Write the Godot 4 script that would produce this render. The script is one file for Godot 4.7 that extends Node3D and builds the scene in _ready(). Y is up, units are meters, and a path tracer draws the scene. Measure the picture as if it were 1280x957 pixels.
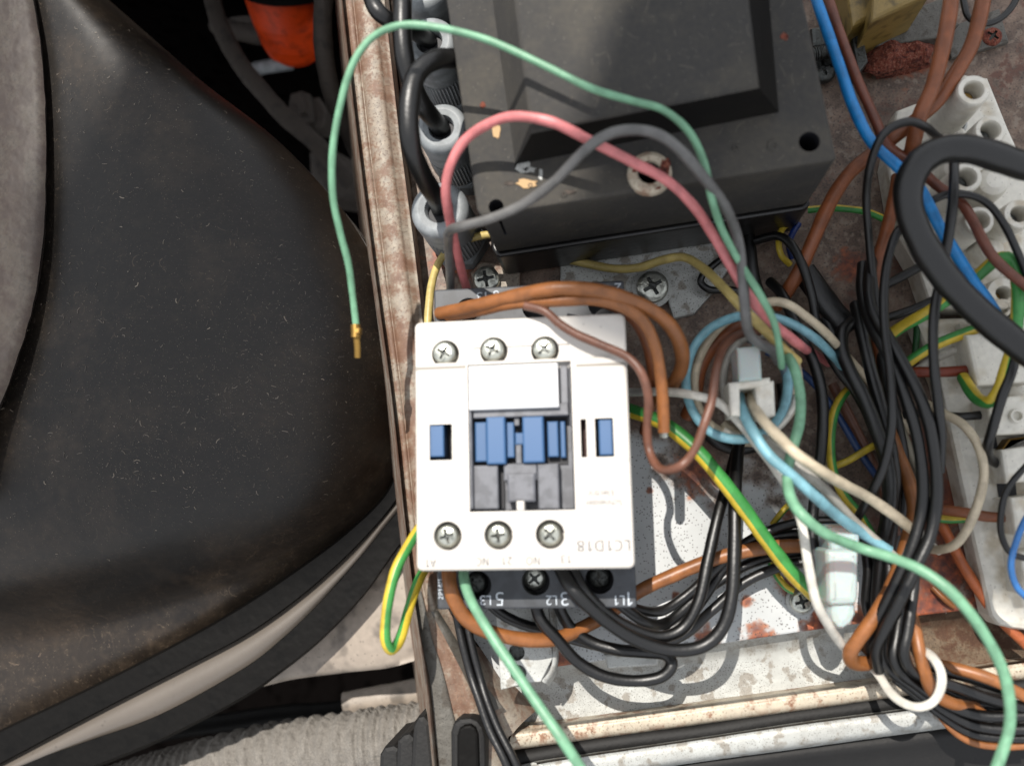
extends Node3D
# Looking down into an opened, weathered control box: x right, y up (towards the viewer), z towards the bottom of the photograph. Heights are in millimetres above the mounting plate.
const FOCAL := 1100.0
const SUN_X := 0.14   # how far a shadow travels right per metre of height
const SUN_Z := 0.47   # and down
var cam: Camera3D
var taken := {}
var rng := RandomNumberGenerator.new()
var M := {}

# ---------------------------------------------------------------- points
func P(x: float, y: float, h: float) -> Vector3:
	var d: Vector3 = cam.basis * Vector3((x - 640.0) / FOCAL, -(y - 478.5) / FOCAL, -1.0)
	return cam.position + d * ((h * 0.001 - cam.position.y) / d.y)

func line(a: Array) -> PackedVector3Array:
	var r := PackedVector3Array()
	for i in range(0, a.size(), 3):
		r.append(P(a[i], a[i + 1], a[i + 2]))
	return r

func px(w: float, at: Vector3) -> float:      # photo pixels to metres at a point
	return w * absf(cam.basis.z.dot(cam.position - at)) / FOCAL

func smooth(pts: PackedVector3Array, step := 0.0014) -> PackedVector3Array:
	var c := Curve3D.new()
	c.bake_interval = step
	for i in pts.size():
		var t := (pts[mini(i + 1, pts.size() - 1)] - pts[maxi(i - 1, 0)]) / 6.0
		if i > 0 and i < pts.size() - 1:
			var lim := minf(pts[i].distance_to(pts[i - 1]), pts[i].distance_to(pts[i + 1])) * 0.42
			t = t.limit_length(lim)
		c.add_point(pts[i], -t, t)
	return c.get_baked_points()

# ---------------------------------------------------------------- nodes
func numbered(called: String) -> String:
	if not taken.has(called):
		taken[called] = 0
		return called
	taken[called] += 1
	return "%s_%03d" % [called, taken[called]]

func tag(o: Node, label: String, category: String, group := "", kind := ""):
	if label: o.set_meta("label", label)
	if category: o.set_meta("category", category)
	if group: o.set_meta("group", group)
	if kind: o.set_meta("kind", kind)
	return o

func thing(called: String, at: Vector3, label: String, category: String, group := "") -> Node3D:
	var o := Node3D.new()
	o.name = numbered(called)
	add_child(o)
	o.position = at
	tag(o, label, category, group)
	return o

func obj(called: String, st: SurfaceTool, m: Material, parent: Node3D = null, world := true) -> MeshInstance3D:
	var mesh: ArrayMesh = st.commit()
	var o := MeshInstance3D.new()
	var bb := mesh.get_aabb()
	var c := bb.get_center()
	if parent == null: c.y = bb.position.y
	var s2 := SurfaceTool.new()
	s2.append_from(mesh, 0, Transform3D(Basis(), -c))
	o.mesh = s2.commit()
	o.mesh.surface_set_material(0, m)
	if parent == null:
		o.name = numbered(called)
		add_child(o)
		o.position = c
	else:
		o.name = called
		parent.add_child(o, true)
		o.position = parent.global_transform.affine_inverse() * c if world else c
		if world: o.basis = parent.global_transform.basis.inverse()
	return o

func new_st() -> SurfaceTool:
	var st := SurfaceTool.new()
	st.begin(Mesh.PRIMITIVE_TRIANGLES)
	return st

# ---------------------------------------------------------------- shapes
func vtx(st: SurfaceTool, p: Vector3, n: Vector3, uv := Vector2.ZERO, c := Color.WHITE):
	st.set_normal(n)
	st.set_uv(uv)
	st.set_color(c)
	st.add_vertex(p)

func tri(st: SurfaceTool, a: Vector3, b: Vector3, c: Vector3, out: Vector3, col := Color.WHITE):
	var n := (b - a).cross(c - a)
	if n.length() < 1e-16: return
	n = n.normalized()
	if n.dot(out) < 0.0:
		n = -n
	else:
		var k := b
		b = c
		c = k
	vtx(st, a, n, Vector2(a.x, a.z) * 10.0, col)
	vtx(st, b, n, Vector2(b.x, b.z) * 10.0, col)
	vtx(st, c, n, Vector2(c.x, c.z) * 10.0, col)

func quad(st: SurfaceTool, a: Vector3, b: Vector3, c: Vector3, d: Vector3, out: Vector3, col := Color.WHITE):
	tri(st, a, b, c, out, col)
	tri(st, a, c, d, out, col)

func tube(st: SurfaceTool, raw: PackedVector3Array, r: float, col: Color, o := {}):
	var sides: int = o.get("sides", 14)
	var second: Color = o.get("second", col)
	var striped: bool = o.has("second")
	var turn: float = o.get("turn", 0.0)
	var twist: float = o.get("twist", 0.0)
	var flat: float = o.get("flat", 1.0)
	var taper: float = o.get("taper", 1.0)
	var half: int = o.get("half", sides / 2)
	var pts := smooth(raw, o.get("step", clampf(r * 0.9, 0.0009, 0.004)))
	var n := pts.size()
	if n < 2: return
	var up := Vector3.UP
	var rings := []
	var norms := []
	var prev := Vector3.ZERO
	var seedv := rng.randf() * 100.0
	var dist := 0.0
	for i in n:
		var t := (pts[mini(i + 1, n - 1)] - pts[maxi(i - 1, 0)]).normalized()
		if i > 0: dist += pts[i].distance_to(pts[i - 1])
		var u := up - t * t.dot(up)
		if u.length() < 0.35 and prev != Vector3.ZERO:
			u = prev - t * t.dot(prev)
		elif u.length() < 0.05:
			u = Vector3.RIGHT - t * t.x
		u = u.normalized()
		prev = u
		var v := t.cross(u).normalized()
		var rr: float = r * (1.0 + 0.025 * sin(dist * 330.0 + seedv) + 0.018 * sin(dist * 911.0 + seedv * 2.0)) * lerpf(1.0, taper, float(i) / n)
		var wob := (u * sin(dist * 210.0 + seedv) + v * sin(dist * 160.0 + seedv * 3.0) + (u * sin(dist * 74.0 + seedv * 5.0) + v * sin(dist * 91.0 + seedv)) * 1.4) * r * 0.07
		var ring := PackedVector3Array()
		var nr := PackedVector3Array()
		for k in sides + 1:
			var a := TAU * k / sides + turn + twist * dist
			var d := u * cos(a) * flat + v * sin(a)
			ring.append(pts[i] + wob + d * rr)
			nr.append((u * cos(a) + v * sin(a) * flat).normalized())
		rings.append(ring)
		norms.append(nr)
	for i in n - 1:
		for k in sides:
			var c: Color = second if striped and k < half else col
			for q in [[i, k], [i + 1, k], [i + 1, k + 1], [i, k], [i + 1, k + 1], [i, k + 1]]:
				vtx(st, rings[q[0]][q[1]], norms[q[0]][q[1]], Vector2(float(q[1]) / sides, q[0] * 0.1), c)
	for e in [0, n - 1]:
		var out: Vector3 = (pts[0] - pts[1]) if e == 0 else (pts[n - 1] - pts[n - 2])
		for k in sides:
			tri(st, pts[e], rings[e][k], rings[e][k + 1], out, col)

func lathe(st: SurfaceTool, prof: Array, xf: Transform3D, sides := 28, col := Color.WHITE, smoothed := false):
	# prof: [radius, height] pairs from the outside bottom up and inwards
	for i in prof.size() - 1:
		var a: Array = prof[i]
		var b: Array = prof[i + 1]
		var nrm := Vector2(b[1] - a[1], -(b[0] - a[0])).normalized()
		for k in sides:
			var t0 := TAU * k / sides
			var t1 := TAU * (k + 1) / sides
			var p := []
			var nn := []
			for q in [[a, t0], [b, t0], [b, t1], [a, t1]]:
				p.append(xf * Vector3(q[0][0] * cos(q[1]), q[0][1], q[0][0] * sin(q[1])))
				nn.append((xf.basis * Vector3(nrm.x * cos(q[1]), nrm.y, nrm.x * sin(q[1]))).normalized())
			for q in [0, 2, 1, 0, 3, 2]:
				vtx(st, p[q], nn[q], Vector2(k, i) * 0.1, col)

func slab(st: SurfaceTool, poly: PackedVector2Array, z0: float, z1: float, bev: float, xf: Transform3D, col := Color.WHITE, draft := 0.0):
	# polygon in the local x/y plane pulled from z0 (back) to z1 (front), with a bevelled front edge
	var pp := poly
	var n := pp.size()
	var area := 0.0
	for i in n: area += pp[i].cross(pp[(i + 1) % n])
	if area < 0.0: pp.reverse()
	var insets := func(d: float) -> PackedVector2Array:
		var r := PackedVector2Array()
		for i in n:
			var e0 := (pp[i] - pp[(i - 1 + n) % n]).normalized()
			var e1 := (pp[(i + 1) % n] - pp[i]).normalized()
			var n0 := Vector2(-e0.y, e0.x)
			var n1 := Vector2(-e1.y, e1.x)
			var b := (n0 + n1).normalized()
			r.append(pp[i] + b * d / maxf(0.3, b.dot(n0)))
		return r
	var lv := [[z0, insets.call(-draft)], [z1 - bev, insets.call(0.0)], [z1 - bev * 0.3, insets.call(bev * 0.3)], [z1, insets.call(bev)]]
	for l in lv.size() - 1:
		var a: PackedVector2Array = lv[l][1]
		var b: PackedVector2Array = lv[l + 1][1]
		for i in n:
			var j := (i + 1) % n
			var e := (pp[j] - pp[i]).normalized()
			var out := xf.basis * Vector3(e.y, -e.x, 0.4)
			quad(st, xf * Vector3(a[i].x, a[i].y, lv[l][0]), xf * Vector3(a[j].x, a[j].y, lv[l][0]), xf * Vector3(b[j].x, b[j].y, lv[l + 1][0]), xf * Vector3(b[i].x, b[i].y, lv[l + 1][0]), out, col)
	for s in [[lv[3][1], z1, 1.0], [lv[0][1], z0, -1.0]]:
		var ids := Geometry2D.triangulate_polygon(s[0])
		for i in range(0, ids.size(), 3):
			var q := []
			for k in 3: q.append(xf * Vector3(s[0][ids[i + k]].x, s[0][ids[i + k]].y, s[1]))
			tri(st, q[0], q[1], q[2], xf.basis * Vector3(0, 0, s[2]), col)

const FLAT := Transform3D(Vector3(1, 0, 0), Vector3(0, 0, -1), Vector3(0, 1, 0), Vector3.ZERO)   # local x/y plane laid on the ground, z up

func poly_px(a: Array, h: float) -> PackedVector2Array:    # pixel outline at a height, as a polygon for slab(..., FLAT)
	var r := PackedVector2Array()
	for i in range(0, a.size(), 2):
		var p := P(a[i], a[i + 1], h)
		r.append(Vector2(p.x, -p.z))
	return r

func plate_px(st: SurfaceTool, a: Array, h0: float, h1: float, bev := 0.0003, draft := 0.0):
	slab(st, poly_px(a, h1), h0 * 0.001, h1 * 0.001, bev, FLAT, Color.WHITE, draft)

func rect2(x0: float, y0: float, x1: float, y1: float, r := 0.0) -> PackedVector2Array:
	var o := PackedVector2Array()
	if r <= 0.0:
		return PackedVector2Array([Vector2(x0, y0), Vector2(x1, y0), Vector2(x1, y1), Vector2(x0, y1)])
	for c in [[x1 - r, y0 + r, -90], [x1 - r, y1 - r, 0], [x0 + r, y1 - r, 90], [x0 + r, y0 + r, 180]]:
		for k in 4:
			var a := deg_to_rad(c[2] + k * 30.0)
			o.append(Vector2(c[0] + r * cos(a), c[1] + r * sin(a)))
	return o

func loft(st: SurfaceTool, rows: Array, sub := 10, across := 1, relief := 0.0, uvs := 1.0, tints := []) -> Array:
	# rows of [x, y, h, ...]; smooth along the rows, straight (or curved when across > 1) between them
	var curves := []
	var most := 0
	for r in rows:
		var pts := line(r)
		var c := PackedVector3Array()
		var n := pts.size()
		for i in n - 1:
			for k in sub:
				c.append(pts[i].cubic_interpolate(pts[i + 1], pts[maxi(i - 1, 0)], pts[mini(i + 2, n - 1)], float(k) / sub))
		c.append(pts[n - 1])
		curves.append(c)
		most = maxi(most, c.size())
	var grid := []
	for j in rows.size() - 1:
		for a in across:
			var row := PackedVector3Array()
			for i in most:
				var p: Vector3 = curves[j][i]
				var q: Vector3 = curves[j + 1][i]
				if across > 1:
					row.append(p.cubic_interpolate(q, curves[maxi(j - 1, 0)][i], curves[mini(j + 2, rows.size() - 1)][i], float(a) / across))
				else:
					row.append(p)
			grid.append(row)
	grid.append(curves[rows.size() - 1])
	if relief > 0.0:
		var nz := noise(31, 180.0)
		for row in grid:
			for i in most:
				row[i] += Vector3.UP * nz.get_noise_3dv(row[i]) * relief
	st.set_smooth_group(0 if across > 1 else -1)
	for j in grid.size() - 1:
		for i in most - 1:
			var q := [grid[j][i], grid[j][i + 1], grid[j + 1][i + 1], grid[j + 1][i]]
			var nn: Vector3 = (q[1] - q[0]).cross(q[3] - q[0])
			var order := [0, 1, 2, 0, 2, 3] if nn.y < 0.0 else [0, 2, 1, 0, 3, 2]
			for k in order:
				st.set_uv(Vector2((i + (1 if k in [1, 2] else 0)) / float(most - 1), (j + (1 if k in [2, 3] else 0)) / float(grid.size() - 1)) * uvs)
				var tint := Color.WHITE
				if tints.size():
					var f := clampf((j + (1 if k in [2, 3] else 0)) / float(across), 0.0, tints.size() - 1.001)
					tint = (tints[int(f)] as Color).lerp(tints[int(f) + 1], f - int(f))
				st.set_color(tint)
				st.add_vertex(q[k])
	st.generate_normals()
	return grid

# ---------------------------------------------------------------- materials
func noise(s: int, f: float, octaves := 3, type := FastNoiseLite.TYPE_SIMPLEX_SMOOTH) -> FastNoiseLite:
	var n := FastNoiseLite.new()
	n.seed = s
	n.frequency = f
	n.noise_type = type
	n.fractal_octaves = octaves
	return n

func sheet(size: int, list: Array, f: Callable) -> Image:     # a seamless texture from several noises
	var maps := []
	for n in list:
		maps.append(n.get_seamless_image(size, size).get_data())
	var im := Image.create(size, size, false, Image.FORMAT_RGB8)
	var v := PackedFloat32Array()
	v.resize(list.size() + 1)
	for y in size:
		for x in size:
			for k in list.size():
				v[k] = maps[k][y * size + x] / 255.0
			v[list.size()] = rng.randf()
			im.set_pixel(x, y, f.call(v))
	return im

func stroke(im: Image, at: Vector2, ang: float, length: float, c: Color, bend := 0.0):
	var p := at
	for i in int(length):
		p += Vector2(cos(ang), sin(ang))
		ang += bend
		var x := posmod(int(p.x), im.get_width())
		var y := posmod(int(p.y), im.get_height())
		im.set_pixel(x, y, im.get_pixel(x, y).lerp(c, 0.7))

func tex(im: Image) -> ImageTexture:
	im.generate_mipmaps()
	return ImageTexture.create_from_image(im)

func mat(called: String, c: Color, rough := 0.5, metal := 0.0, t: Texture2D = null, scale := 20.0, bump: Texture2D = null, bump_cm := 0.02) -> StandardMaterial3D:
	var m := StandardMaterial3D.new()
	m.resource_name = called
	m.albedo_color = c
	m.roughness = rough
	m.metallic = metal
	m.cull_mode = BaseMaterial3D.CULL_DISABLED
	if t or bump:
		m.uv1_triplanar = true
		m.uv1_world_triplanar = true
		m.uv1_scale = Vector3.ONE * scale
	if t: m.albedo_texture = t
	if bump:
		m.heightmap_enabled = true
		m.heightmap_texture = bump
		m.heightmap_scale = bump_cm
	M[called] = m
	return m

func rgb(r: int, g: int, b: int) -> Color:
	return Color(r / 255.0, g / 255.0, b / 255.0)

func make_materials():
	var S := 512
	var soft := noise(1, 0.006, 4)
	var mid := noise(2, 0.02, 4)
	var fine := noise(3, 0.09, 3)
	var speck := noise(4, 0.16, 2)
	var grit := tex(sheet(256, [noise(9, 0.12, 3), noise(10, 0.03, 3)], func(v): return Color.WHITE * clampf(v[0] * 0.6 + v[1] * 0.4, 0, 1)))
	M.grit = grit
	# faint grime that multiplies the colour of insulation and plastic
	var grime_im := sheet(S, [mid, fine, soft], func(v):
		var g: float = 1.0 - 0.30 * smoothstep(0.5, 0.85, v[0]) - 0.12 * v[1]
		if v[3] > 0.994: g *= 0.55
		return Color(g, g * 0.985, g * 0.96))
	var grime := tex(grime_im)
	# pale dust lying on black plastic
	var dust_im := sheet(S, [soft, mid, fine], func(v):
		var d: float = 0.25 * smoothstep(0.45, 0.8, v[0]) + 0.25 * smoothstep(0.5, 0.8, v[1]) + 0.2 * v[2]
		var c := Color(0.115, 0.112, 0.112).lerp(Color(0.36, 0.34, 0.32), d * 0.42)
		if v[3] > 0.996: c = c.lerp(Color(0.75, 0.72, 0.68), 0.6)
		return c)
	for i in 260:
		stroke(dust_im, Vector2(rng.randf() * S, rng.randf() * S), rng.randf() * TAU, 3 + rng.randf() * 9, Color(0.5, 0.48, 0.46), rng.randf_range(-0.1, 0.1))
	var dust := tex(dust_im)
	var faint := tex(sheet(S, [noise(5, 0.015, 3), noise(6, 0.12, 2)], func(v):
		var g: float = 1.0 - 0.14 * smoothstep(0.35, 0.75, v[0]) - 0.08 * v[1]
		if v[2] > 0.9955: g *= 0.62
		return Color(g, g * 0.99, g * 0.975)))
	var clean := tex(sheet(256, [noise(7, 0.02, 3), noise(8, 0.2, 2)], func(v):
		var g: float = 1.0 - 0.035 * v[0] - 0.02 * v[1]
		if v[2] > 0.9985: g *= 0.8
		return Color(g, g * 0.995, g * 0.985)))
	var pvc := mat("pvc", Color.WHITE, 0.42, 0.0, faint, 26.0, grit, 0.006)
	pvc.vertex_color_use_as_albedo = true
	var bl := mat("black_pvc", Color(0.27, 0.262, 0.262), 0.40, 0.0, dust, 30.0, grit, 0.006)
	bl.metallic_specular = 0.55
	mat("black_rubber", Color(0.42, 0.40, 0.39), 0.7, 0.0, dust, 24.0, grit, 0.012)
	# transformer: dull black resin casting
	var resin_im := sheet(1024, [noise(21, 0.004, 4), noise(22, 0.014, 4), noise(23, 0.07, 3)], func(v):
		var d: float = 0.5 * smoothstep(0.4, 0.75, v[0]) + 0.35 * smoothstep(0.5, 0.85, v[1])
		var c := Color(0.26, 0.26, 0.262).lerp(Color(0.37, 0.355, 0.325), d * 0.6 + 0.3 * (v[2] - 0.5))
		if v[3] > 0.9965: c = c.lerp(Color(0.7, 0.68, 0.64), rng.randf())
		return c)
	for i in 200:
		stroke(resin_im, Vector2(rng.randf() * 1024, rng.randf() * 1024), rng.randf() * TAU, 5 + rng.randf() * 22, Color(0.46, 0.44, 0.41), rng.randf_range(-0.06, 0.06))
	var resin := mat("resin", Color(0.92, 0.905, 0.88), 0.75, 0.0, tex(resin_im), 8.0, grit, 0.01)
	resin.metallic_specular = 0.22
	mat("resin_shaded", Color(0.42, 0.41, 0.40), 0.7, 0.0, resin.albedo_texture, 8.0, grit, 0.01)  # darkened resin copy: shade painted into two slopes of the top block
	M.resin_shaded.metallic_specular = 0.2
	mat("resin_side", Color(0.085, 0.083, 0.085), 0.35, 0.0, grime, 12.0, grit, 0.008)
	# weathered zinc-plated steel with rust
	var rust_im := sheet(1024, [noise(41, 0.005, 4), noise(42, 0.018, 5), noise(43, 0.1, 3), noise(44, 0.05, 3)], func(v):
		var r: float = smoothstep(0.37, 0.60, v[0] * 0.55 + v[1] * 0.45 + (v[2] - 0.5) * 0.25)
		var zinc := Color(0.60, 0.56, 0.50).lerp(Color(0.47, 0.44, 0.40), v[3])
		var ox := Color(0.47, 0.36, 0.285).lerp(Color(0.33, 0.215, 0.155), v[1])
		ox = ox.lerp(Color(0.62, 0.50, 0.42), smoothstep(0.55, 0.8, v[2]) * 0.6)
		var c := zinc.lerp(ox, r * 0.92)
		if v[2] > 0.66 and v[4] > 0.5: c = c.lerp(Color(0.2, 0.15, 0.12), 0.6)
		return c)
	mat("rusty_steel", Color(1, 1, 1), 0.62, 0.0, tex(rust_im), 9.0, grit, 0.03)
	var stain_im := sheet(1024, [noise(45, 0.006, 4), noise(46, 0.022, 5), noise(47, 0.11, 3)], func(v):
		var c := Color(0.74, 0.70, 0.62).lerp(Color(0.60, 0.56, 0.50), v[1])
		c = c.lerp(Color(0.46, 0.30, 0.21), smoothstep(0.52, 0.68, v[0] * 0.5 + v[1] * 0.5 + (v[2] - 0.5) * 0.2) * 0.8)
		if v[2] > 0.70: c = c.lerp(Color(0.25, 0.2, 0.16), 0.5)
		return c)
	mat("stained_steel", Color.WHITE, 0.5, 0.1, tex(stain_im), 11.0, grit, 0.02)
	var zinc_im := sheet(1024, [noise(51, 0.006, 4), noise(52, 0.03, 4), noise(53, 0.13, 2), noise(54, 0.012, 4)], func(v):
		var c := Color(0.72, 0.73, 0.715).lerp(Color(0.56, 0.56, 0.545), v[0] * 0.7 + 0.3 * v[1])
		c = c.lerp(Color(0.40, 0.36, 0.31), smoothstep(0.6, 0.75, v[3]) * 0.55)
		if v[2] > 0.76: c = c.lerp(Color(0.2, 0.18, 0.16), 0.6)
		if v[4] > 0.997: c = c.lerp(Color(0.2, 0.18, 0.16), 0.6)
		return c)
	var zinc_tex := tex(zinc_im)
	mat("zinc", Color(1, 1, 1), 0.45, 0.35, zinc_tex, 12.0, grit, 0.015)
	mat("zinc_bright", Color(1.0, 1.0, 1.0), 0.5, 0.1, zinc_tex, 14.0, grit, 0.015)
	mat("dull_zinc", Color(0.55, 0.53, 0.51), 0.6, 0.2, zinc_tex, 14.0, grit, 0.03)
	mat("screw_steel", Color(0.78, 0.80, 0.78), 0.28, 0.85, grime, 40.0, grit, 0.01)
	mat("dull_screw", Color(0.45, 0.46, 0.46), 0.4, 0.7, zinc_tex, 40.0, grit, 0.02)
	mat("brass", Color(0.52, 0.41, 0.21), 0.45, 0.85)
	mat("copper", Color(0.72, 0.42, 0.26), 0.35, 0.9)
	mat("white_case", Color(0.77, 0.755, 0.735), 0.42, 0.0, clean, 12.0)
	mat("white_tag", Color(0.82, 0.82, 0.82), 0.35)
	mat("case_grey", Color(0.22, 0.235, 0.26), 0.5, 0.0, faint, 30.0)
	mat("insert_grey", Color(0.40, 0.41, 0.44), 0.45, 0.0, faint, 30.0)
	mat("deep_grey", Color(0.10, 0.10, 0.12), 0.6)
	mat("blue_part", Color(0.20, 0.335, 0.49), 0.4)
	mat("ink_grey", Color(0.30, 0.30, 0.31), 0.6)
	mat("ink_white", Color(0.72, 0.75, 0.78), 0.6)
	mat("gland_grey", Color(0.56, 0.585, 0.605), 0.55, 0.0, faint, 26.0)
	var nylon_im := sheet(S, [noise(61, 0.01, 4), noise(62, 0.05, 3)], func(v):
		var c := Color(0.86, 0.845, 0.80).lerp(Color(0.66, 0.60, 0.50), smoothstep(0.5, 0.85, v[0]) * 0.65)
		c = c.darkened(0.1 * v[1])
		if v[2] > 0.9975: c = Color(0.2, 0.17, 0.14)
		return c)
	mat("nylon", Color(1, 1, 1), 0.4, 0.0, tex(nylon_im), 16.0, grit, 0.006)
	var cl := mat("clear_nylon", Color(0.66, 0.69, 0.68), 0.3)
	cl.subsurf_scatter_enabled = true
	cl.subsurf_scatter_strength = 0.5
	# dusty black casing on the left
	var cas_im := sheet(1024, [noise(71, 0.004, 4), noise(72, 0.015, 4), noise(73, 0.06, 3)], func(v):
		var d: float = smoothstep(0.45, 0.8, v[0]) * 0.5 + smoothstep(0.5, 0.9, v[1]) * 0.3
		var c := Color(0.13, 0.12, 0.11).lerp(Color(0.36, 0.33, 0.295), clampf(d * 0.9 + (v[2] - 0.5) * 0.5, 0, 1))
		if v[3] > 0.986 - 0.02 * v[1]: c = c.lerp(Color(0.85, 0.82, 0.76), rng.randf() * rng.randf())
		return c)
	for i in 500:
		var cl0 := Vector2(rng.randf() * 1024, rng.randf() * 1024)
		for k in 1 + int(rng.randf() * 5):
			var ln := 2 + rng.randf() * rng.randf() * rng.randf() * 30
			stroke(cas_im, cl0 + Vector2(rng.randfn(0, 14), rng.randfn(0, 14)), rng.randf() * TAU, ln, Color(0.72, 0.68, 0.62).darkened(rng.randf() * 0.6), rng.randf_range(-0.2, 0.2))
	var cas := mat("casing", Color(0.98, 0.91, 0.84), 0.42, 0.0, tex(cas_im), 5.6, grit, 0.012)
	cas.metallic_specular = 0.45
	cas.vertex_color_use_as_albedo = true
	mat("casing_band", Color(0.04, 0.036, 0.033), 0.6, 0.0, grime, 10.0, grit, 0.02)
	M.casing_band.metallic_specular = 0.25
	mat("pale_panel", Color(0.60, 0.565, 0.53), 0.5, 0.0, grime, 7.0, grit, 0.02)
	mat("pale_lip", Color(0.38, 0.355, 0.33), 0.4, 0.0, clean, 7.0, grit, 0.01)
	mat("dim_panel", Color(0.36, 0.325, 0.29), 0.6, 0.0, grime, 7.0, grit, 0.03)
	mat("cavity", Color(0.035, 0.03, 0.03), 0.95, 0.0, grime, 8.0)
	M.cavity.metallic_specular = 0.0
	mat("orange_plastic", Color(0.86, 0.27, 0.04), 0.4, 0.0, grime, 14.0)
	mat("cavity_part", Color(0.21, 0.185, 0.165), 0.8, 0.0, grime, 16.0, grit, 0.05)  # darker dust brown: shade of the recess put into the colour
	mat("dust_brown", Color(0.30, 0.265, 0.24), 0.8, 0.0, grime, 16.0, grit, 0.05)
	mat("resin_amber", Color(0.52, 0.44, 0.24), 0.35, 0.0, grime, 20.0)
	mat("oxide", Color(0.56, 0.42, 0.37), 0.95, 0.0, tex(sheet(S, [noise(81, 0.03, 4), noise(82, 0.12, 3)], func(v):
		var c := Color(0.75, 0.50, 0.42).lerp(Color(0.95, 0.9, 0.85), smoothstep(0.55, 0.75, v[1]))
		return c.lerp(Color(0.42, 0.2, 0.14), smoothstep(0.5, 0.7, v[0])))), 30.0, grit, 0.12)
	mat("rusty_flake", Color(0.8, 0.76, 0.72), 0.85, 0.0, tex(rust_im), 60.0, grit, 0.08)
	var wool_im := sheet(S, [noise(91, 0.02, 4), noise(92, 0.2, 2)], func(v):
		return Color(0.58, 0.56, 0.53).lerp(Color(0.42, 0.40, 0.375), v[0] * 0.8).darkened(0.35 * v[1]))
	mat("woven", Color(1, 1, 1), 0.95, 0.0, tex(wool_im), 16.0, grit, 0.12)

func floor_material() -> StandardMaterial3D:
	# the mounting plate: zinc at the bottom, a brown crust of dirt and rust towards the top; painted by place on the plate (metres)
	var S := 1024
	var a := noise(101, 26.0, 5)
	var b := noise(102, 140.0, 4)
	var c := noise(103, 1500.0, 2)
	var d := noise(104, 380.0, 3)
	var im := Image.create(S, S, false, Image.FORMAT_RGB8)
	# dirt line: brown above a line that drops to the right
	var q0 := P(780, 560, 0)
	var q1 := P(1060, 665, 0)
	var slope := (q1.z - q0.z) / (q1.x - q0.x)
	var spots := []
	for s in [[985, 730, 16], [1000, 745, 12], [1215, 690, 58], [1240, 745, 50], [1170, 715, 46], [1160, 765, 36], [1205, 770, 44], [1060, 740, 10], [1090, 350, 14], [1060, 330, 20], [1025, 775, 14], [1160, 560, 26], [1180, 620, 30], [700, 826, 14], [770, 818, 10], [880, 804, 17], [945, 797, 18], [1025, 785, 22], [845, 745, 5], [935, 750, 7], [812, 612, 4], [1075, 772, 18], [985, 640, 10], [870, 590, 26], [560, 325, 26], [580, 330, 20], [1130, 60, 46]]:
		var p := P(s[0], s[1], 0)
		spots.append(Vector3(p.x, p.z, s[2] * 0.000205))
	for y in S:
		for x in S:
			var wx := -0.08 + 0.22 * x / S
			var wz := -0.15 + 0.22 * y / S
			var n1 := a.get_noise_2d(wx, wz)
			var n2 := b.get_noise_2d(wx, wz)
			var n3 := c.get_noise_2d(wx, wz)
			var n4 := d.get_noise_2d(wx, wz)
			var col := Color(0.75, 0.76, 0.76).lerp(Color(0.63, 0.64, 0.64), 0.5 + n1 * 0.9)
			var edge := (q0.z + slope * (wx - q0.x)) - wz
			var brown := smoothstep(-0.004, 0.010, edge + n2 * 0.012 + n1 * 0.016)
			var bc := Color(0.46, 0.385, 0.33).lerp(Color(0.31, 0.25, 0.21), 0.5 + n2 + n3 * 0.5)
			bc = bc.lerp(Color(0.50, 0.45, 0.40), smoothstep(0.05, 0.5, n4) * 0.8)
			bc = bc.lerp(Color(0.30, 0.15, 0.10), smoothstep(0.25, 0.55, n1 + n4 * 0.4) * 0.7)
			col = col.lerp(bc, brown)
			for s in spots:
				var dd: float = Vector2(wx - s.x, wz - s.y).length() / s.z
				if dd < 1.6:
					var k: float = smoothstep(1.25, 0.35, dd + n2 * 0.7 + n4 * 0.5)
					col = col.lerp(Color(0.56, 0.28, 0.15).lerp(Color(0.30, 0.12, 0.08), 0.5 + n4), k * 0.85)
			if n3 > 0.56 - 0.14 * n2: col = col.lerp(Color(0.17, 0.15, 0.14), 0.7)
			if rng.randf() > 0.9955: col = col.lerp(Color(0.14, 0.12, 0.11), 0.5)
			im.set_pixel(x, y, col)
	var m := mat("plate", Color.WHITE, 0.55, 0.0)
	m.albedo_texture = tex(im)
	m.uv1_scale = Vector3(0.1 / 0.22, 0.1 / 0.22, 1)
	m.uv1_offset = Vector3(0.08 / 0.22, 0.15 / 0.22, 0)
	return m

# ---------------------------------------------------------------- wires
const GREEN := Color(0.45, 0.65, 0.53)
const PINK := Color(0.82, 0.49, 0.50)
const GREY := Color(0.39, 0.39, 0.39)
const BEIGE := Color(0.74, 0.67, 0.42)
const ORANGE := Color(0.57, 0.36, 0.205)
const BROWN := Color(0.42, 0.27, 0.21)
const RUSSET := Color(0.52, 0.30, 0.175)
const BLACK := Color(0.1, 0.1, 0.1)
const WHITE := Color(0.84, 0.83, 0.80)
const CREAM := Color(0.79, 0.74, 0.65)
const TEAL := Color(0.49, 0.69, 0.75)
const BLUE := Color(0.09, 0.50, 0.78)
const SILVER := Color(0.68, 0.67, 0.64)
const YELLOW := Color(0.80, 0.70, 0.22)
const LEAF := Color(0.25, 0.56, 0.27)

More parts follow.
